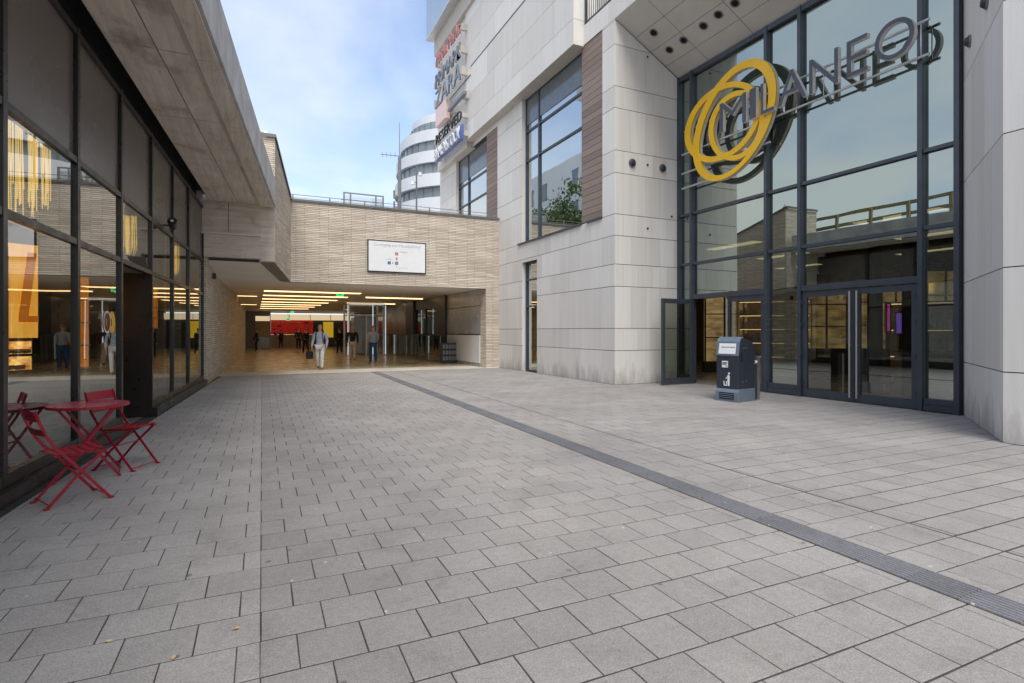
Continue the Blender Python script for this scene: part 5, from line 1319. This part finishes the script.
def backpack(t_, mx):
    b = MB(mx); b.box(-.15, .15, -.30, -.135, 1.0, 1.42); b.build('backpack', cloth((.03, .03, .04)), t_, bevel=.04)
    for sd2 in (-1, 1): MB(mx).tube([(sd2*.12, -.13, 1.42), (sd2*.12, .02, 1.5), (sd2*.12, .15, 1.36), (sd2*.14, .12, 1.12), (sd2*.16, -.1, 1.05)], .02, 6).build('strap', cloth((.03, .03, .04)), t_)
FACE = math.atan2(-.0, 1)
toward = R(180)-R(5)
p_ = person(320, 370, 1.80, toward+YAW*-.5, 'man in pale blue shirt and off white trousers with backpack walking out of the passage', (.36, .40, .48), (.62, .60, .60), (.40, .30, .24), stride=.20, extra=backpack)
q = onZ(311.5, 369.5); q = onZ(320, 370)+Vector((-.36, .25, 0))
tb_ = thing('handbag', q+Vector((0, 0, .55)), 'black bag hanging from the hand of the man in the pale blue shirt', 'bag')
MB(Matrix.Translation(q)).box(-.13, .13, -.06, .06, .42, .72).build('body', cloth((.02, .02, .02)), tb_, bevel=.03); MB(Matrix.Translation(q)).tube([(-.07, 0, .71), (-.04, 0, .84), (.04, 0, .84), (.07, 0, .71)], .01, 6).build('handle', cloth((.02, .02, .02)), tb_)
person(352.5, 361, 1.80, R(-10), 'person in black top and cream trousers left of the one in blue jeans', (.02, .02, .025), (.60, .54, .46), (.45, .40, .34), stride=.18)
person(373, 364, 1.80, R(5), 'person in pale grey T-shirt and blue jeans walking into the passage', (.33, .35, .40), (.03, .07, .17), (.30, .20, .13), stride=.10, sleeve=.5)
person(339.5, 354.5, 1.75, R(20), 'slim person all in black between the pale blue shirt and the cream trousers', (.015, .013, .012), (.02, .018, .016), stride=.12)
person(298.5, 350, 1.76, toward, 'person in black jacket far back, left of the pair before the red shop', (.015, .015, .015), (.02, .02, .02), stride=.1)
person(305.8, 353.5, 1.72, R(30), 'person in dark coat just left of the man in the pale blue shirt', (.025, .02, .02), (.015, .015, .02), stride=.22)
person(256.5, 351.5, 1.72, R(90), 'person in black standing by the left brick wall of the passage', (.012, .012, .012), (.015, .015, .015), stride=.03)
person(380.5, 353, 1.74, R(160), 'person in black top behind the pale grey T-shirt by the glass lift', (.012, .012, .015), (.03, .03, .035), stride=.08)
person(288.8, 344.5, 1.72, toward, 'distant person in a yellow safety vest before the red shop', (.55, .60, .02), (.03, .03, .04), stride=.08)
person(275.5, 347.5, 1.70, R(60), 'distant person in dark clothes left of the one in the yellow vest', (.03, .02, .02), (.02, .02, .02), stride=.1)
person(281, 348.5, 1.66, R(40), 'distant person in dark red brown jacket between the yellow vest and the left kiosk', (.08, .02, .02), (.02, .02, .02), stride=.1)

# ============================================================ building and trees that only show mirrored in the windows
M['office_white'] = plain('office_white', (.86, .86, .84), .5, var=.03, ns=.4)
ob = thing('office_building', (-18, 55, 0), 'white office building with dark windows, mirrored in the upper mall windows', 'building')
MB().box(-26, -12, 40, 66, 0, 20).build('wall', 'office_white', ob)
for fl in range(5):
    for k in range(7):
        if (k+fl) % 3 != 1: MB().box(-12.0, -11.95, 42+k*3.4, 43.3+k*3.4, 3+fl*3.4, 5+fl*3.4).build('window', 'office_glass', ob)
for k in range(4): MB().box(-25, -12.5, 40+k*2.5-.0, 42.4+k*2.5, 20.0+k*2, 21.6+k*2).build('upper_storey', 'white_render' if k % 2 else 'office_glass', ob)
def tree(x, y, z, h, r_, lb):
    t_ = thing('tree', (x, y, z), lb, 'tree', 'trees on the terrace mirrored in the windows')
    b = MB(); b.tube([(x, y, z), (x+.1, y, z+h*.4), (x, y+.1, z+h*.75)], .14, 8, .05)
    for k in range(6): a = k*1.05; b.tube([(x, y, z+h*(.35+.06*k)), (x+math.cos(a)*r_*.7, y+math.sin(a)*r_*.7, z+h*(.5+.07*k))], .05, 6, .02)
    b.build('trunk', 'bark', t_)
    b = MB()
    cl = [(random.gauss(0, .5)*r_, random.gauss(0, .5)*r_, h*.62+random.gauss(0, .2)*h) for _ in range(24)]
    for k in range(6500):
        c = random.choice(cl); p = Vector((x+c[0]+random.gauss(0, .22)*r_, y+c[1]+random.gauss(0, .22)*r_, z+c[2]+random.gauss(0, .16)*r_))
        e = Euler((random.random()*6, random.random()*6, random.random()*6)).to_matrix(); s_ = random.uniform(.07, .15)
        b.face([p+e@Vector((-s_, -s_*.5, 0)), p+e@Vector((s_, -s_*.5, 0)), p+e@Vector((s_*.6, s_*.7, 0)), p+e@Vector((-s_*.6, s_*.7, 0))])
    b.build('crown', 'leaf', t_, weld=False)
for k, (x, y, h, r_) in enumerate(((-8, 43, 7.4, 2.6), (-7.5, 48, 6.6, 2.6), (-8.5, 53, 8.2, 3.0), (-7, 58, 7.4, 2.8))):
    tree(x, y, 5.9, h, r_, ['tallest leafy tree on the terrace mirrored in the mall window', 'low leafy tree beside the tallest one on the terrace', 'broad leafy tree farther along the terrace', 'farthest low tree on the terrace'][k])
tr = MB(); tr.box(-12, -3.01, 24, 62, 0, 5.9); tr.build('side_terrace', 'brick', br)

# small litter on the paving
for i, (px, py, c_) in enumerate(((236, 629.5, (.75, .42, .12)), (173.5, 658.5, (.62, .45, .25)), (109, 642, (.55, .42, .22)))):
    q = onZ(px, py); k = cloth(c_); b = MB(Matrix.Translation(q+Vector((0, 0, .006))) @ Matrix.Rotation(i*1.3, 4, 'Z'))
    b.face([(-.018, -.006, 0), (-.004, -.011, .003), (.016, -.004, .001), (.012, .008, .004), (-.006, .010, 0)]); b.face([(-.018, -.006, -.001), (-.006, .010, -.001), (.012, .008, .003), (.016, -.004, 0), (-.004, -.011, .002)])
    tag(b.build('fallen_leaf', k, weld=False), ['orange scrap lying just left of the straight paving seam', 'pale brown scrap lying on the paving near the bottom left', 'small tan scrap lying left of the pale brown one'][i], 'litter')
